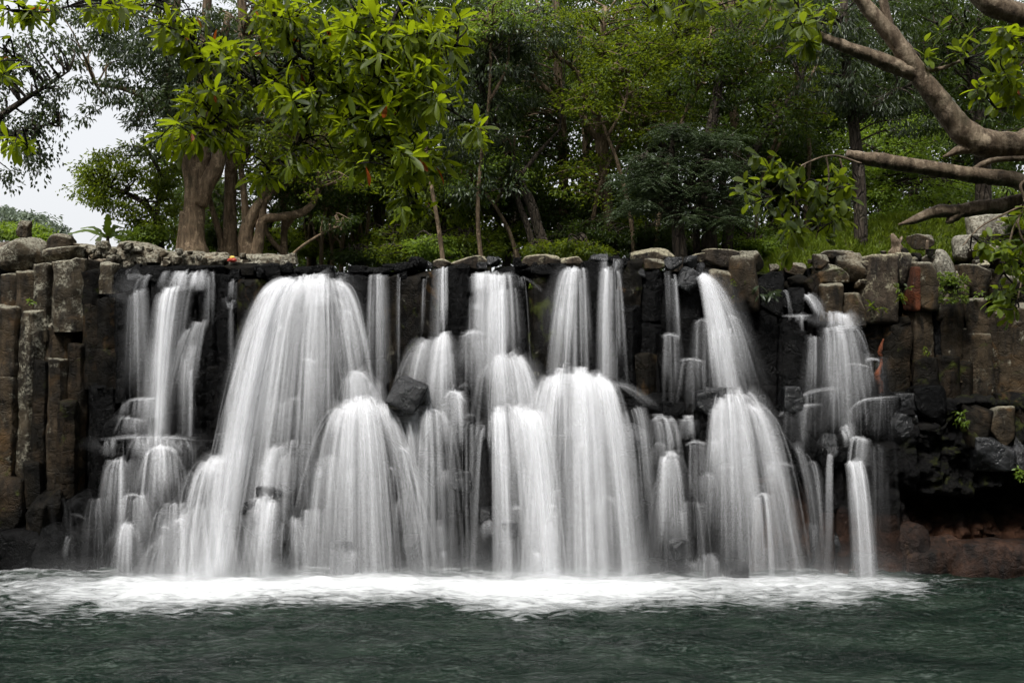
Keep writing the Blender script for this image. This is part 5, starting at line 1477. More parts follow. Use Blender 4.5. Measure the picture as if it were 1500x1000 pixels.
tree('hanging_tree', 'tree outside the left edge whose dark leaf tassels hang against the sky', [
  ([(-60, 260), (-20, 190), (30, 150), (70, 125), (100, 105)], [9, 6, 4, 2.5, 1.2]),
  ([(-40, 200), (20, 195), (60, 185), (85, 178)], [5, 3, 2, 1])],
  [(20, 165, 60, 55), (60, 195, 40, 50), (10, 90, 45, 45), (90, 135, 40, 30), (25, 240, 45, 28), (75, 70, 40, 30)],
  74, 46, 1.5, 'leaf_grey', 'bark_dark', 23, depth=1.2, R=0.45, L=0.16, W=0.085, down=0.9, flat=0.9, group=GT)
tree('slim_tree', 'slim straight tan trunk directly right of the big forked trunk', [
  ([(338, 372), (337, 340), (337, 300), (339, 240), (345, 180), (350, 110), (356, 40), (352, -30)], [12, 10, 9, 9, 8.5, 8, 7, 6]),
  ([(326, 372), (322, 345), (312, 310), (305, 280)], [6, 5, 4, 3])],
  [(370, 70, 90, 80), (400, 150, 80, 70)], 110, 60, 5.5, 'leaf_grey', 'bark', 24, depth=2.2, R=.55, L=.18, W=.07, down=.5, group=GT)
tree('spreading_tree', 'multi-stemmed tan tree with two limbs curving out to the right', [
  ([(362, 376), (360, 345), (368, 320), (382, 296), (392, 276), (394, 250)], [13, 11, 9, 7, 5, 4]),
  ([(374, 376), (380, 345), (386, 322), (410, 318), (440, 312), (458, 298), (468, 275)], [10, 8, 7, 6, 6, 5, 4]),
  ([(384, 322), (388, 296), (410, 275), (432, 262), (442, 246), (446, 225)], [6, 5, 5, 4, 3, 2.5]),
  ([(360, 340), (358, 290), (352, 240)], [6, 5, 4])],
  [(430, 210, 90, 60), (470, 260, 70, 40), (390, 190, 60, 60)], 120, 60, 5.0, 'leaf_mid', 'bark', 25, depth=2, R=.55, L=.17, W=.07, group=GT)
tree('forked_tree', 'young tan tree with a low V-shaped fork behind the gravel mound', [
  ([(416, 380), (416, 350), (417, 322), (414, 290)], [6, 5, 5, 4]), ([(414, 372), (400, 355), (390, 338), (384, 310)], [4, 4, 3, 2]), ([(418, 335), (430, 318), (440, 290)], [4, 3, 2])],
  [(420, 290, 50, 25), (450, 270, 50, 30)], 60, 55, 6.0, 'leaf_dark', 'bark', 26, depth=1.5, R=.5, L=.16, W=.07, group=GT)
tree('leaning_sapling', 'thin bare sapling leaning right above the crest of the big fan', [
  ([(420, 384), (436, 366), (455, 352), (480, 338), (500, 330)], [2.6, 2.2, 2, 1.6, 1])],
  [(500, 325, 30, 14)], 14, 40, 4.0, 'leaf_dark', 'bark', 27, depth=.8, R=.4, L=.15, W=.06, group=GT)
for i, (x, fk, yy) in enumerate([(470, 8, 9), (486, -8, 10), (500, 10, 9.5), (518, -6, 11), (536, 5, 10), (452, 4, 12), (556, 7, 13)]):
    lab = ['thin pale trunk first right of the leaning sapling', 'thin trunk with a left-leaning fork behind the crest of the big fan',
           'thin trunk with a right-hand fork behind the black column and thin fall', 'thin straight trunk in shade behind the thin fall',
           'thin tan trunk above the lip slabs, right of the thin fall', 'dim slanting trunk far back, left of the thin pale trunks',
           'dim far trunk at the right end of the row of thin trunks'][i]
    tree('thin_tree', lab, [([(x, 398), (x + 1, 370), (x + fk * .3, 345), (x + fk, 300), (x + fk * 1.6, 240)], [3.6, 3.2, 2.8, 2.4, 2]),
                            ([(x, 362), (x - fk, 346), (x - fk * 1.6, 325)], [2, 1.8, 1.2])],
         [(x + fk, 270, 60, 40), (x, 230, 70, 40)], 55, 55, yy, ['leaf_dark', 'leaf_mid'][i % 2], 'bark', 40 + i, depth=1.8, R=.6, L=.17, W=.075, group=GT)
# middle trees
tree('leaning_tree', 'dark trunk leaning left above the broad lichen-crowned boulder', [
  ([(806, 384), (790, 340), (778, 300), (760, 265), (742, 225), (728, 190), (712, 150), (700, 110)], [9, 8, 8, 7, 6.5, 6, 5, 4]),
  ([(786, 380), (772, 330), (758, 290), (748, 240)], [6, 5, 4, 3]),
  ([(760, 262), (788, 225), (820, 190)], [4, 3, 2])],
  [(720, 110, 80, 70), (690, 180, 70, 70), (760, 40, 80, 60), (700, 250, 80, 50)], 170, 64, 5.5, 'leaf_grey', 'bark_dark', 60, depth=2.2, R=.6, L=.2, W=.075, down=.7, group=GT)
tree('pale_limbed_tree', 'pale-barked tree with a long bare limb arching up to the left at centre', [
  ([(900, 388), (892, 330), (886, 270), (884, 220), (890, 190), (906, 165), (918, 150)], [10, 9, 9, 8, 7, 6, 4]),
  ([(888, 216), (868, 195), (848, 165), (822, 148), (798, 128), (778, 108), (764, 80)], [5, 5, 4.5, 4, 3.5, 3, 2]),
  ([(858, 150), (852, 120), (836, 96), (818, 84), (800, 50), (786, 0)], [3.5, 3, 3, 3, 2.5, 2]),
  ([(878, 235), (876, 150), (880, 80), (886, 10)], [6, 5.5, 5, 4])],
  [(840, 50, 90, 60), (930, 80, 80, 70), (880, 130, 70, 50), (860, 260, 80, 50)], 150, 58, 6.5, 'leaf_mid', 'bark', 61, depth=2.4, R=.6, L=.17, W=.07, group=GT)
tree('twin_tree', 'two dark trunks side by side behind the central fall reaching up out of view', [
  ([(826, 388), (826, 300), (824, 200), (818, 120), (816, 40), (812, -30)], [8, 7.5, 7, 7, 6, 5]),
  ([(852, 388), (856, 300), (858, 200), (850, 120), (850, 30)], [6, 6, 5, 5, 4])],
  [(800, 90, 90, 80), (860, 200, 80, 60), (780, 180, 70, 60)], 130, 58, 9.0, 'leaf_dark', 'bark', 62, depth=2.5, R=.65, L=.18, W=.075, group=GT)
tree('crooked_tree', 'tree with a crooked limb bending right of the pale-barked one', [
  ([(985, 386), (984, 340), (980, 280), (975, 230), (962, 195), (940, 172), (930, 155), (916, 130)], [11, 10, 9, 7, 6, 5, 4.5, 3]),
  ([(940, 172), (940, 130), (944, 80), (950, 20)], [4, 4, 3, 3]), ([(985, 290), (986, 200), (984, 120), (990, 40), (992, -20)], [8, 8, 8, 7, 6])],
  [(980, 50, 90, 60), (1000, 130, 80, 60)], 120, 58, 8.0, 'leaf_mid', 'bark_dark', 63, depth=2.2, R=.6, L=.17, W=.07, group=GT)
tree('feathery_tree', 'grey-green feathery-leaved tree spreading in flat layers right of centre', [
  ([(998, 388), (994, 350), (992, 310), (985, 260), (960, 235), (930, 230)], [11, 10, 9, 6, 4, 3]),
  ([(992, 320), (1010, 270), (1030, 230), (1060, 205)], [6, 5, 4, 2]), ([(985, 260), (985, 210), (990, 180)], [4, 3, 2])],
  [(960, 235, 70, 16), (920, 262, 60, 14), (1030, 205, 70, 16), (1050, 240, 66, 16), (985, 275, 74, 16), (1060, 285, 56, 16), (940, 300, 52, 14), (1020, 315, 70, 18), (990, 190, 46, 12)],
  105, 13, 2.6, 'leaf_feather', 'bark_dark', 64, depth=1.8, R=.5, L=.15, W=.042, group=GT, kind='feather', shell=0.0)
tree('dark_trunk_tree', 'pair of thick dark trunks behind the white-speckled boulder', [
  ([(1040, 384), (1038, 330), (1034, 270), (1040, 200), (1050, 140), (1062, 80)], [13, 11, 10, 8, 7, 5]),
  ([(1064, 382), (1068, 330), (1078, 280), (1100, 230), (1140, 170), (1176, 120)], [9, 8, 7, 6, 5, 4]),
  ([(1022, 384), (1020, 340), (1024, 290)], [6, 5, 4])],
  [(1060, 120, 80, 60), (1120, 170, 80, 60), (1110, 60, 80, 60), (1040, 330, 60, 25)], 150, 60, 4.6, 'leaf_dark', 'bark_dark', 65, depth=2.2, R=.6, L=.17, W=.07, group=GT)
tree('forked_pale_tree', 'pale tree with bare upswept forked branches at the upper right of centre', [
  ([(1090, 380), (1082, 250), (1072, 140), (1064, 100), (1068, 40), (1072, -20)], [7, 7, 6, 5.5, 5, 4]),
  ([(1074, 120), (1090, 80), (1110, 58), (1140, 48)], [4, 4, 3, 2]), ([(1086, 96), (1100, 62), (1124, 30), (1130, 0)], [3.5, 3, 3, 2])],
  [(1080, 30, 90, 50), (1150, 100, 70, 60), (1020, 80, 60, 50)], 110, 56, 8.0, 'leaf_mid', 'bark', 66, depth=2.2, R=.6, L=.17, W=.07, group=GT)
tree('strap_leaved_tree', 'dark tree with long shining drooping leaves behind the bare limb at right', [
  ([(1262, 372), (1258, 260), (1250, 180), (1240, 100), (1236, 0)], [10, 9, 8, 7, 6]), ([(1250, 180), (1300, 140), (1340, 120)], [5, 4, 3])],
  [(1230, 120, 60, 50), (1290, 130, 70, 40), (1330, 160, 60, 40), (1190, 50, 60, 60), (1270, 40, 80, 50)], 190, 44, 3.2, 'leaf_grey', 'bark_dark', 67,
  depth=1.6, R=.42, L=.24, W=.05, down=.8, group=GT)
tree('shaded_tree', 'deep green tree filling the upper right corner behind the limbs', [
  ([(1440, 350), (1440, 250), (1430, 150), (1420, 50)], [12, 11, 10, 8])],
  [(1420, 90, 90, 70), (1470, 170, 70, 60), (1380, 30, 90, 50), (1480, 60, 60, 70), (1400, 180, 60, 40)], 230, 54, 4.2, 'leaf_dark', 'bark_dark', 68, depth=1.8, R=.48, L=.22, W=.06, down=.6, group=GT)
tree('sunlit_tree', 'bright yellow-green bushy tree glowing between the bare limbs at right', [
  ([(1290, 340), (1292, 280), (1300, 230)], [6, 5, 4])],
  [(1290, 220, 80, 50), (1350, 210, 60, 40), (1250, 270, 70, 40), (1340, 275, 80, 40), (1420, 290, 70, 40)], 210, 60, 9.0, 'leaf_bright', 'bark_dark', 69, depth=2, R=.6, L=.17, W=.08, group=GT)
for i, (x, pts, lab) in enumerate([
  (650, [(650, 392), (642, 330), (628, 250), (618, 170), (600, 80)], 'thin grey trunk leaning left above the cream-ended boulder'),
  (700, [(706, 392), (700, 320), (704, 240), (716, 150), (720, 40)], 'slim upright trunk just left of the leaning dark trunk'),
  (930, [(930, 390), (924, 320), (908, 250), (890, 200), (872, 150)], 'slim brown trunk slanting left behind the wedge boulder'),
  (960, [(958, 388), (968, 300), (984, 220), (1010, 150), (1032, 90)], 'slim pale trunk slanting right behind the feathery-leaved tree'),
  (750, [(760, 388), (746, 340), (724, 300), (700, 268)], 'short bent trunk reaching left under the leaning dark trunk'),
  (880, [(866, 388), (872, 300), (896, 230), (930, 190)], 'short reddish trunk leaning right beside the pale-barked tree'),
  (1110, [(1112, 384), (1108, 320), (1120, 250), (1150, 170)], 'slim trunk leaning right of the pair of thick dark trunks'),
  (1190, [(1186, 372), (1180, 300), (1186, 220), (1172, 140), (1160, 60)], 'slim shaded trunk at the back of the grass')]):
    k = len(pts)
    tree('slender_tree', lab, [(pts, list(np.linspace(3.8, 2.0, k))), ([pts[-2], (pts[-2][0] + 26, pts[-2][1] - 50), (pts[-2][0] + 30, pts[-2][1] - 100)], [2.6, 2, 1.2])],
         [(pts[-1][0], pts[-1][1], 50, 34), (pts[-1][0] + 30, pts[-1][1] - 20, 50, 34)], 46, 50, 4.0 + .4 * i, ['leaf_mid', 'leaf_bright', 'leaf_mid'][i % 3], 'bark', 480 + i,
         depth=1.4, R=.55, L=.16, W=.07, group=GT)
# deeper forest
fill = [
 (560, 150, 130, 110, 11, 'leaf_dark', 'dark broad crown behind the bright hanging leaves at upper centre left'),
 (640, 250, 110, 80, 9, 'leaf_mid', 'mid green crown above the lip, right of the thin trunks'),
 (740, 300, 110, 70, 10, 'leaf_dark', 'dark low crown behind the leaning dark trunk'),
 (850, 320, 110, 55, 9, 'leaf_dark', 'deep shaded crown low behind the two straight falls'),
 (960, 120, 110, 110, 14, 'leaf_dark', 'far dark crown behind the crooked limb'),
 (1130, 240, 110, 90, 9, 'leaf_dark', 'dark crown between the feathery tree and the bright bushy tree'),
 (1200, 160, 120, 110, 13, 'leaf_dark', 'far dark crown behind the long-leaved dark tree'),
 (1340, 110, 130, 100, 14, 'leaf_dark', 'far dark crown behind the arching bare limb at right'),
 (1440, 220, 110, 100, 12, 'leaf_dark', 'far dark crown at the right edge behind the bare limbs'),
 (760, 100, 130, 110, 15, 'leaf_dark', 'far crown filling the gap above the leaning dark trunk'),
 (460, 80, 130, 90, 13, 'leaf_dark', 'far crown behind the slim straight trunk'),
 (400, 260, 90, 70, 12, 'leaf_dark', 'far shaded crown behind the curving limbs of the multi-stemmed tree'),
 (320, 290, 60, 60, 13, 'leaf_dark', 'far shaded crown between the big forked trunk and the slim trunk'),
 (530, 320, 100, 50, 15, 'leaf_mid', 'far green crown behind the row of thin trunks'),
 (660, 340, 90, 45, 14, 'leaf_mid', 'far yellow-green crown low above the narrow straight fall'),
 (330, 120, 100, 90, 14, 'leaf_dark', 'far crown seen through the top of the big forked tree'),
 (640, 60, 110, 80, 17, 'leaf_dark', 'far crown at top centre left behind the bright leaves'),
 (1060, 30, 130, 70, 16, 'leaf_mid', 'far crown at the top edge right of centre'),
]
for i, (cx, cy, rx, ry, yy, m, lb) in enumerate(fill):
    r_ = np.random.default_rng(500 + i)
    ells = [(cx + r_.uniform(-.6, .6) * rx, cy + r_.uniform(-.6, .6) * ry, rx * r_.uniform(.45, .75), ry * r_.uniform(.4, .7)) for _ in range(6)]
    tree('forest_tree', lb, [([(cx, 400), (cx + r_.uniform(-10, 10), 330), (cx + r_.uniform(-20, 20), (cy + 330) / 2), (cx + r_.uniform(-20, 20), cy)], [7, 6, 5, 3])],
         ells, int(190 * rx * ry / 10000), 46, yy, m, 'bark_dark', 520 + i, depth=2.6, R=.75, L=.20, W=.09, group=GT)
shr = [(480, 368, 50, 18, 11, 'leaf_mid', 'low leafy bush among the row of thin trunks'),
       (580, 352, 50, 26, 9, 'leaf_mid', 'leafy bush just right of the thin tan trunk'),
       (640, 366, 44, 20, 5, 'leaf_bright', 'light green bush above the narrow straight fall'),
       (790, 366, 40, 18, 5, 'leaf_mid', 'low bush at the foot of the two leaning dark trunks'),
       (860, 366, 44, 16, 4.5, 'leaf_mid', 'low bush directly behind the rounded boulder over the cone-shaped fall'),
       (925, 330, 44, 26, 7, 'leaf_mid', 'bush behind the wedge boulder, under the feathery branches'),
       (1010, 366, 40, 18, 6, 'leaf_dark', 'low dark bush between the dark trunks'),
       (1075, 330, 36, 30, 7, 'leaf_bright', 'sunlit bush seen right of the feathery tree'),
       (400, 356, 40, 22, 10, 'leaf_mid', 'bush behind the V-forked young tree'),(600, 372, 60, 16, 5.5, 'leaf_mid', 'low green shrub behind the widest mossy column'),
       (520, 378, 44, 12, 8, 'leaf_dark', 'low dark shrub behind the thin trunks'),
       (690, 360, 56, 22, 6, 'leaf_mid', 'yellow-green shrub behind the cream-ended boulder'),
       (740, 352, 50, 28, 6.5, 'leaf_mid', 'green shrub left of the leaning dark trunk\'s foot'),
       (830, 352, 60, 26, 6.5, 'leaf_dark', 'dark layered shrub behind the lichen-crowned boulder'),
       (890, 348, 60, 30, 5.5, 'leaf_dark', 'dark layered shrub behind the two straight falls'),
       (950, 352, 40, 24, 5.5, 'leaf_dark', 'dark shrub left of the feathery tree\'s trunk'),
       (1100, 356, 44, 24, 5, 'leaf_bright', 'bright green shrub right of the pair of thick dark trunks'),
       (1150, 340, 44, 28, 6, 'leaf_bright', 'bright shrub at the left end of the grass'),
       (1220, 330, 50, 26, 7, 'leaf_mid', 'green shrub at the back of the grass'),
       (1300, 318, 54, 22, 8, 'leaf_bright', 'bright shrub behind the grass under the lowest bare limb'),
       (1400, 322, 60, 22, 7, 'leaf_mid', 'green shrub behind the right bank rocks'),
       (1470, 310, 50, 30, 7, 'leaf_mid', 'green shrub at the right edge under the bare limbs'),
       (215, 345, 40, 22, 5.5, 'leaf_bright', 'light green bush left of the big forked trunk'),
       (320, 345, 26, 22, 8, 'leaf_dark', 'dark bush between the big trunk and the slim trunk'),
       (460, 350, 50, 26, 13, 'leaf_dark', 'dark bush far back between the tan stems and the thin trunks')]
for i, (cx, cy, rx, ry, yy, m, lb) in enumerate(shr):
    r_ = np.random.default_rng(700 + i)
    ells = [(cx + r_.uniform(-.6, .6) * rx, cy + r_.uniform(-.4, .4) * ry, rx * .55, ry * .65) for _ in range(4)]
    tree('shrub', lb, [([(cx, cy + ry + 14), (cx + 3, cy + ry * .3), (cx - 2, cy - ry * .4)], [3, 2, 1])], ells, 72, 48, yy, m, 'bark_dark', 720 + i,
         depth=1.0, R=.38, L=.14, W=.06, group='shrubs along the forest edge', cat='shrub')
# far hillside
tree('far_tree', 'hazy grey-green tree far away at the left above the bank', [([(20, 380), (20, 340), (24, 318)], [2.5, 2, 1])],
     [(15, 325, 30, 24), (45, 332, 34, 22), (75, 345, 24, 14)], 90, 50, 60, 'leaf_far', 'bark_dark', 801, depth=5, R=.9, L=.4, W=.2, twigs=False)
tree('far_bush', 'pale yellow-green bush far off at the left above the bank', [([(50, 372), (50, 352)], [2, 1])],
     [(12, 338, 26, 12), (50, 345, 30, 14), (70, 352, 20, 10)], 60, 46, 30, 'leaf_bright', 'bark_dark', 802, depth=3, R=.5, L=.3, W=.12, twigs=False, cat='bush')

# the wood far behind, one mass
def far_wood():
    r_ = np.random.default_rng(66)
    n = 6800
    px = r_.uniform(215, 1620, n); py = 400 - 480 * r_.random(n) ** 1.15; Yd = r_.uniform(20, 44, n)
    hole = fbm(np.column_stack([px / 55, py / 55, 0 * px]), 4, 19)
    keep = (hole < 0.30) & (py > np.interp(px, [200, 260, 330, 420, 1700], [330, 180, 40, -80, -80]))
    s = (Yd - CAMY) / F
    c = np.column_stack([(px - 750) * s, Yd, H + (470 - py) * s])[keep]
    return clump_leaves(c, 26, 1.15, 0.42, 0.2, r_, .3, .7)
tag(leaf_obj('far_wood', [far_wood()], M['leaf_dark']), kind='stuff')

# unseen wooded gorge side behind the camera, raised to dim light on the cliff
def unseen_wood():
    r_ = np.random.default_rng(67)
    n = 3800
    a = np.radians(r_.uniform(150, 390, n))
    rad = r_.uniform(34, 42, n)
    x, y = np.cos(a) * rad, -14 + np.sin(a) * rad * 0.9
    z = 28 * r_.random(n) ** 0.9
    keep = (y < -16)
    return clump_leaves(np.column_stack([x, y, z])[keep], 14, 1.8, 1.5, 0.8, r_, .3, .8)
tag(leaf_obj('unseen_wood', [unseen_wood()], M['leaf_dark']), kind='stuff')

# banana plant on the left bank
def banana():
    r_ = np.random.default_rng(90)
    Y = 7.0
    base = P(160, 372, Y)
    t = thing('banana_plant', 'banana plant with drooping paddle leaves on the left skyline', 'plant', base)
    g = Geo()
    tube(g, [base, P(158, 356, Y), P(158, 346, Y)], [0.09, 0.07, 0.05], 8)
    g.build('stem', M['bark_dark'], t)
    for (tx, ty, w) in [(100, 342, 7), (118, 334, 7), (132, 352, 8), (150, 330, 7), (158, 312, 8), (178, 332, 9), (196, 344, 9), (185, 356, 8), (140, 358, 8)]:
        a, b = P(158, 348, Y), P(tx, ty, Y + r_.uniform(-.6, .6))
        m = (a + b) / 2 + np.array([0, 0, 0.22])
        c = catmull([a, m, b], 8)
        tt = np.linspace(0, 1, len(c))
        wd = w * S(Y) * np.sin(np.clip(tt * .9 + .08, 0, 1) * math.pi) ** .6 * 0.55
        tan = norm(np.gradient(c, axis=0)); sd = norm(np.cross(tan, np.tile([0.25, -.6, 1.0], (len(c), 1))))
        rag = 1 + 0.25 * r_.normal(size=len(c))
        V = np.concatenate([c + sd * (wd * rag)[:, None] - [0, 0, .03], c, c - sd * (wd * rag)[:, None] - [0, 0, .03]])
        n = len(c)
        Fq = np.array([[i + k * n, i + 1 + k * n, i + 1 + (k + 1) * n, i + (k + 1) * n] for k in (0, 1) for i in range(n - 1)])
        mesh_obj('leaf', V, Fq, M['leaf_bright'], t)
banana()

# small plants on the rocks
def plant(name, label, px, py, Y, w, h, n, L, W, mat, seed, down=0.1, hi=True):
    r_ = np.random.default_rng(seed)
    c = P(px, py, Y); s = S(Y)
    t = thing(name, label, 'plant', c)
    k = max(4, n // 6)
    ctr = c + r_.uniform(-1, 1, (k, 3)) * np.array([w * s * .5, 0.12, h * s * .5])
    g = Geo()
    for q in ctr:
        tube(g, [c + np.array([0, .1, -h * s * .3]), (c + q) / 2 + np.array([0, 0, .03]), q], [.012, .008, .004], 5, 3)
    g.build('stem', M['twig'], t)
    b = np.repeat(ctr, 6, axis=0)[:n]
    d = r_.normal(0, 1, (len(b), 3)) * np.array([1, .7, .6]) + np.array([0, -.5, .2 - down])
    leaf_obj('foliage', [leaves(b, d, L * r_.uniform(.7, 1.2, len(b)), W, r_, hi, .3)], M[mat], t)
plant('leafy_plant', 'plant with long narrow pale leaves hanging beside the big rusty boulder', 1122, 424, -0.45, 26, 18, 46, .32, .07, 'leaf_grey', 901, .9)
plant('cushion_plant', 'bright green cushion of fine foliage on the right cliff under the white boulder', 1396, 420, -0.55, 44, 46, 900, .11, .035, 'leaf_bright', 902, .4, False)
plant('leafy_plant', 'small leafy plant in a crack below the lichen-capped block', 1284, 448, -0.35, 18, 14, 22, .22, .07, 'leaf_mid', 903, .3)
plant('leafy_plant', 'small leafy plant left of the orange stain', 1323, 428, -0.3, 14, 22, 30, .2, .07, 'leaf_mid', 904, .3)
plant('leafy_plant', 'tiny fern in the dark recess of the right cliff', 1359, 514, -0.2, 8, 12, 26, .1, .04, 'leaf_mid', 905, .2)
plant('leafy_plant', 'yellow-green tuft among the black rocks low on the right', 1405, 614, -1.35, 20, 24, 90, .14, .05, 'leaf_bright', 906, .4)
plant('leafy_plant', 'green tuft at the right edge on the mossy overhang', 1496, 692, -1.7, 18, 18, 70, .15, .06, 'leaf_bright', 907, .2)
plant('leafy_plant', 'tiny bright fern in a crack of the lichened left columns', 43, 443, -0.45, 10, 9, 26, .12, .06, 'leaf_bright', 908, 0)
plant('leafy_plant', 'tiny leafy sprout on the moss-streaked broad column', 776, 421, -0.35, 5, 6, 14, .09, .05, 'leaf_bright', 909, 0)
plant('leafy_plant', 'small creeping plant on the seam of the big rusty boulder', 1075, 420, -0.4, 6, 30, 30, .08, .04, 'leaf_mid', 910, .2)
plant('leafy_plant', 'small pale-leaved sprig at the foot of the white lichen ring', 1432, 432, -0.3, 22, 8, 20, .14, .06, 'leaf_bright', 912, .1)

# orange seam on the right cliff
def seam():
    g = Geo()
    tube(g, [P(1294, 496, -.25), P(1289, 515, -.32), P(1291, 532, -.3), P(1285, 550, -.34), P(1290, 570, -.3), P(1288, 592, -.3)],
         [.02, .07, .05, .10, .09, .06], 9, 8, .9, 12)
    tag(g.build('rock_seam', M['orange']), 'thin twisting orange streak of rock beside the right-hand cascade', 'rock')
seam()

# grass of the right bank
def grass():
    r_ = np.random.default_rng(33)
    n = 40000
    x = r_.uniform(8.6, 21, n); y = r_.uniform(0.9, 8.5, n)
    keep = (fbm(np.column_stack([x * .9, y * .9, 0 * x]), 3, 44) > -0.62) & ((y > 1.2) | (x < 10.5))
    x, y = x[keep], y[keep]
    z = ground_z(x, y)
    b = np.column_stack([x, y, z - 0.02])
    d = np.column_stack([r_.normal(0, .4, len(x)), r_.normal(0, .4, len(x)), np.ones(len(x))])
    return leaves(b, d, r_.uniform(.15, .42, len(x)), 0.022, r_, False, 0.25)
tag(leaf_obj('grass', [grass()], M['grass']), kind='stuff')

# litter and stump
def litter():
    Y = 0.35
    c = P(340, 381, Y)
    t = thing('litter', 'small red and yellow wrapped bundle lying on the bank beside the tan trunks', 'litter', c)
    r_ = np.random.default_rng(4)
    for nm, mt, dz, sc in (('wrapper', 'litter_red', 0.0, (.15, .10, .07)), ('lid', 'litter_yellow', 0.085, (.08, .07, .05))):
        v = ICO_V[:] * (1 + 0.22 * fbm(ICO_V * 2.2, 3, int(dz * 100) + 2))[:, None] * np.array(sc) + c + np.array([0, 0, dz])
        mesh_obj(nm, v, ICO_F, M[mt], t)
litter()
def stump():
    Y = 0.5
    g = Geo()
    t = thing('tree_stump', 'mottled grey weathered stump standing upright at the edge of the grass', 'stump', P(1312, 388, Y))
    tube(g, [P(1311, 390, Y), P(1312, 376, Y), P(1313, 362, Y), P(1309, 350, Y), P(1307, 342, Y)], [.17, .20, .16, .12, .04], 12, 6, .5, 3)
    tube(g, [P(1314, 360, Y), P(1319, 352, Y), P(1321, 346, Y)], [.08, .06, .02], 8, 4, .3, 4)
    tube(g, [P(1318, 388, Y), P(1321, 374, Y), P(1317, 362, Y)], [.07, .06, .05], 8, 4, .3, 5)
    g.build('wood', M['bark_limb'], t)
    g = Geo()
    tube(g, [P(1358, 374, Y), P(1358, 360, Y), P(1359, 352, Y)], [.055, .05, .045], 8, 3, .2, 8)
    o = g.build('post', M['bark_limb'])
    tag(o, 'short pale wooden post in the grass right of the weathered stump', 'post')
stump()

# bare limbs reaching in from the right, close to the camera
def run_on(runs, test, dx, dy):
    out = []
    for pts, rad in runs:
        pts, rad = list(pts), list(rad)
        if test(pts[0]): pts.insert(0, (pts[0][0] + dx, pts[0][1] + dy)); rad.insert(0, rad[0] * 1.25)
        if test(pts[-1]): pts.append((pts[-1][0] + dx, pts[-1][1] + dy)); rad.append(rad[-1] * 1.25)
        out.append((pts, rad))
    return out

def limb(name, label, Y, runs, seed, whorls=None, mat='leaf_mid', L=.17, W=.06, per=7):
    r_ = np.random.default_rng(seed)
    runs = run_on(runs, lambda p: p[0] >= 1525, 420, 30)
    p0 = runs[0][0][0]
    t = thing(name, label, 'branch', P(p0[0], p0[1], Y))
    g = Geo(); nodes = []
    for pts, rad in runs:
        w = [P(p[0], p[1], Y + (p[2] if len(p) > 2 else 0)) for p in pts]
        c, _ = tube(g, w, [q * S(Y) for q in rad], 18, 12, .24, seed)
        nodes.append(c)
    g.build('branch', M['bark_limb'], t)
    if whorls is not None and len(whorls):
        nodes = np.concatenate(nodes)
        B_, D_ = [], []
        for c in whorls:
            tg = Geo()
            a = nodes[np.argmin(np.linalg.norm(nodes - c, axis=1))]
            tube(tg, [a, (a + c) / 2 + r_.normal(0, .06, 3), c], [.012, .008, .004], 5, 4)
            ax = norm(((c - a) + r_.normal(0, .2, 3))[None])[0]
            for _ in range(per):
                B_.append(c + r_.normal(0, .03, 3))
                D_.append(ax * .5 + r_.normal(0, .6, 3) - np.array([0, 0, .45]))
            tg.build('twig', M['twig'], t)
        leaf_obj('foliage', [leaves(np.array(B_), np.array(D_), L * r_.uniform(.7, 1.2, len(B_)), W * r_.uniform(.8, 1.2, len(B_)), r_, True, .2)], M[mat], t)
    return t

def px_scatter(ells, n, r_, Y, dy):
    return blob_points(ells, n, r_, Y, dy, 0.0)

rr_ = np.random.default_rng(77)
limb('overhanging_limb', 'thick bare lichened limb bending up to the left from the right edge', -19.0,
     [([(1560, 206), (1500, 212), (1450, 212), (1414, 196), (1384, 160), (1352, 118), (1334, 92), (1308, 54), (1276, 18), (1236, -30)], [22, 20, 19, 19, 16, 15, 14, 12, 11, 9]),
      ([(1440, 214), (1410, 218), (1392, 226), (1381, 230)], [12, 8, 4, 1.5]),
      ([(1346, 110), (1318, 100), (1280, 84), (1250, 74), (1222, 62), (1196, 52)], [13, 12, 11, 9, 8, 6]),
      ([(1316, 66), (1300, 30), (1288, -30)], [8, 7, 6]),
      ([(1352, 104), (1380, 100), (1410, 88)], [4, 3, 2]),
      ([(1985, 1460), (1978, 900), (1980, 500), (1982, 236), (1990, 0), (1996, -300)], [70, 58, 52, 48, 40, 28])], 71,
     px_scatter([(1470, 110, 30, 50), (1380, 66, 40, 30), (1200, 20, 40, 30), (1480, 50, 30, 30)], 18, rr_, -19, .8), 'leaf_mid', .2, .075, 8)
limb('overhanging_limb', 'broken-ended bare limb pointing left under the thick bending limb', -19.4,
     [([(1240, 226), (1268, 232), (1320, 240), (1370, 248), (1420, 256), (1480, 262), (1560, 276)], [6, 10, 11, 11, 11, 12, 13]),
      ([(1420, 254), (1450, 236), (1500, 232)], [5, 4, 4])], 72)
limb('overhanging_limb', 'lowest bare limb tapering to a point above the right bank', -19.2,
     [([(1316, 329), (1340, 322), (1372, 310), (1410, 308), (1460, 302), (1560, 294)], [1.5, 6, 9, 10, 11, 12]),
      ([(1410, 308), (1392, 322), (1386, 326)], [9, 6, 2])], 73)
limb('overhanging_limb', 'short thick limb crossing the top right corner', -18.5,
     [([(1400, -40), (1440, 0), (1470, 14), (1510, 28), (1560, 40)], [10, 14, 16, 18, 20])], 74)
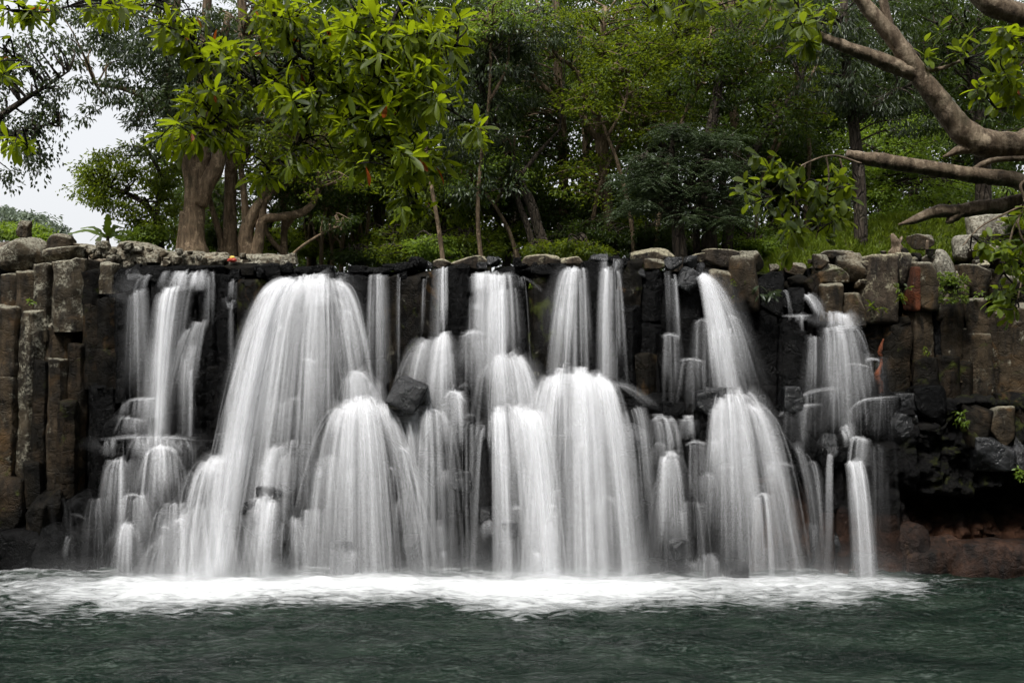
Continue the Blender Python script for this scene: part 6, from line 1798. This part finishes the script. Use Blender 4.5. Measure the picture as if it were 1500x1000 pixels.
# hanging leafy sprays in front
limb('leafy_spray', 'drooping twig of large glossy leaves hanging right of the feathery tree', -20.0,
     [([(1262, 240), (1220, 228), (1180, 240), (1150, 262), (1120, 290)], [1.6, 1.6, 1.4, 1.2, .8]),
      ([(1210, 228), (1214, 260), (1205, 310), (1195, 350)], [1.4, 1.2, 1, .7]),
      ([(1180, 240), (1165, 290), (1170, 330)], [1.2, 1, .6]), ([(1230, 232), (1240, 270), (1240, 310)], [1.2, 1, .6])], 75,
     px_scatter([(1130, 250, 45, 40), (1200, 290, 65, 60), (1170, 340, 50, 30), (1235, 290, 26, 45), (1110, 290, 30, 30)], 62, rr_, -20, .7), 'leaf_mid', .19, .085, 5)
limb('leafy_spray', 'leafy twigs hanging down the right edge over the cliff', -20.5,
     [([(1540, 260), (1500, 300), (1480, 350), (1470, 400)], [2.5, 2, 1.5, 1]), ([(1500, 300), (1440, 330), (1410, 360)], [1.6, 1.2, .8]),
      ([(1530, 300), (1505, 380), (1490, 440)], [2, 1.5, 1])], 76,
     px_scatter([(1480, 380, 32, 50), (1470, 440, 30, 28), (1490, 330, 25, 40), (1440, 360, 22, 20)], 44, rr_, -20.5, .6), 'leaf_mid', .15, .065, 7)
limb('leafy_spray', 'sunlit leaf sprays in the upper right corner', -20.2,
     [([(1560, 20), (1500, 90), (1470, 130)], [3, 2, 1]), ([(1560, 100), (1500, 150), (1460, 160)], [2, 1.5, 1])], 78,
     px_scatter([(1470, 120, 40, 50), (1485, 60, 26, 50)], 26, rr_, -20.2, .6), 'leaf_fg', .2, .075, 8)

# bright broad-leaved branches hanging into the top of the picture
def canopy(name, label, Y, runs, ells, n, seed, L=.175, W=.047, per=9, dy=1.3, mat='leaf_fg'):
    r_ = np.random.default_rng(seed)
    runs = run_on(runs, lambda p: p[1] <= -19, -20, -380)
    p0 = runs[0][0][0]
    t = thing(name, label, 'branch', P(p0[0], p0[1], Y))
    g = Geo(); nodes = []
    for pts, rad in runs:
        w = [P(p[0], p[1], Y + (p[2] if len(p) > 2 else 0)) for p in pts]
        c, _ = tube(g, w, [q * S(Y) for q in rad], 7, 7, .12, seed)
        nodes.append(c)
    nodes = np.concatenate(nodes)
    cent = px_scatter(ells, n, r_, Y, dy)
    B_, D_, Ln = [], [], []
    for c in cent:
        dd = np.linalg.norm((nodes - c) * np.array([1, .6, 1]), axis=1)
        a = nodes[np.argmin(dd)]
        m = (a + c) / 2 + r_.normal(0, .05, 3) + np.array([0, 0, .04])
        tube(g, [a, m, c], [.009, .007, .004], 5, 4, 0, 0, cap=False)
        ax = norm(((c - a) * 1.2 + r_.normal(0, .25, 3))[None])[0]
        ref = norm(np.cross(ax, r_.normal(size=3))[None])[0]; rf2 = np.cross(ax, ref)
        k = per + int(r_.integers(-5, 4)); ph = r_.uniform(0, 6.28)
        sz = r_.uniform(.55, 1.3)
        for i in range(k):
            an = ph + i * 2.4
            B_.append(c + (a - c) * min(.8, .30 / (np.linalg.norm(a - c) + .05)) * (i / k) * r_.uniform(.6, 1.2))
            D_.append(ax * r_.uniform(.3, 1.3) + (ref * math.cos(an) + rf2 * math.sin(an)) * 1.0 - np.array([0, 0, r_.uniform(.1, .9)]))
            Ln.append(sz * r_.uniform(.7, 1.15))
    g.build('branch', M['twig'], t)
    Ln = np.array(Ln)
    leaf_obj('foliage', [leaves(np.array(B_), np.array(D_), L * Ln, W * Ln, r_, True, .16)], M[mat], t)
canopy('leafy_branch', 'bright yellow-green broad-leaved branches hanging across the top left of centre', -23.0,
  [([(620, -60), (580, 20), (560, 90), (545, 150), (580, 220), (610, 260)], [3.5, 3, 2.6, 2.2, 1.6, 1]),
   ([(380, -60), (410, 30), (440, 80), (500, 130), (560, 190), (590, 260)], [4, 3.4, 3, 2.6, 2, 1.2]),
   ([(440, 80), (400, 110), (360, 135), (330, 160), (300, 190)], [2.6, 2.2, 1.8, 1.4, 1]),
   ([(456, 90), (460, 150), (440, 200), (420, 240), (400, 256)], [2.4, 2, 1.8, 1.4, 1]),
   ([(240, -40), (250, 25), (275, 60), (290, 90)], [2.4, 2, 1.6, 1]),
   ([(540, -40), (550, 60), (570, 110), (640, 150), (690, 180), (716, 200)], [3, 2.6, 2.2, 1.8, 1.4, .8]),
   ([(580, 40), (640, 60), (690, 70)], [2, 1.6, 1]),
   ([(590, 240), (600, 280), (615, 312)], [1.4, 1, .7])],
  [(600, 50, 95, 60), (520, 60, 70, 60), (610, 140, 80, 60), (520, 150, 70, 55), (440, 130, 55, 60), (600, 225, 55, 40), (520, 230, 50, 30),
   (430, 230, 50, 26), (310, 140, 55, 30), (270, 190, 60, 30), (330, 80, 60, 30), (420, 30, 70, 40), (260, 40, 50, 36), (690, 190, 26, 22), (610, 300, 40, 22), (385, 262, 34, 14), (150, 10, 40, 20), (330, 205, 40, 24)],
  600, 81)
canopy('leafy_branch', 'bright leaf sprays in the top left corner of the picture', -23.5,
  [([(-60, -20), (0, 10), (50, 20), (100, 10)], [3, 2.2, 1.6, 1]), ([(-80, 150), (-20, 185), (20, 200), (40, 212)], [2.4, 1.8, 1.2, .8]), ([(-40, 60), (0, 70), (30, 90)], [2, 1.4, .8])],
  [(40, 14, 60, 26), (14, 205, 34, 22), (6, 80, 20, 40), (165, 6, 40, 16)], 34, 82)
canopy('leafy_branch', 'high dark green leaf sprays along the top edge right of centre', -21.5,
  [([(900, -60), (930, -10), (960, 20)], [3, 2, 1]), ([(1160, -60), (1170, 10), (1180, 60)], [3, 2, 1]), ([(1000, -50), (1000, 0), (1010, 30)], [2, 1.4, .8])],
  [(960, 6, 40, 18), (1010, 0, 50, 18), (1175, 20, 30, 40), (1110, 2, 40, 14), (1180, 60, 20, 22)], 34, 83, L=.2, W=.07, mat='leaf_mid')
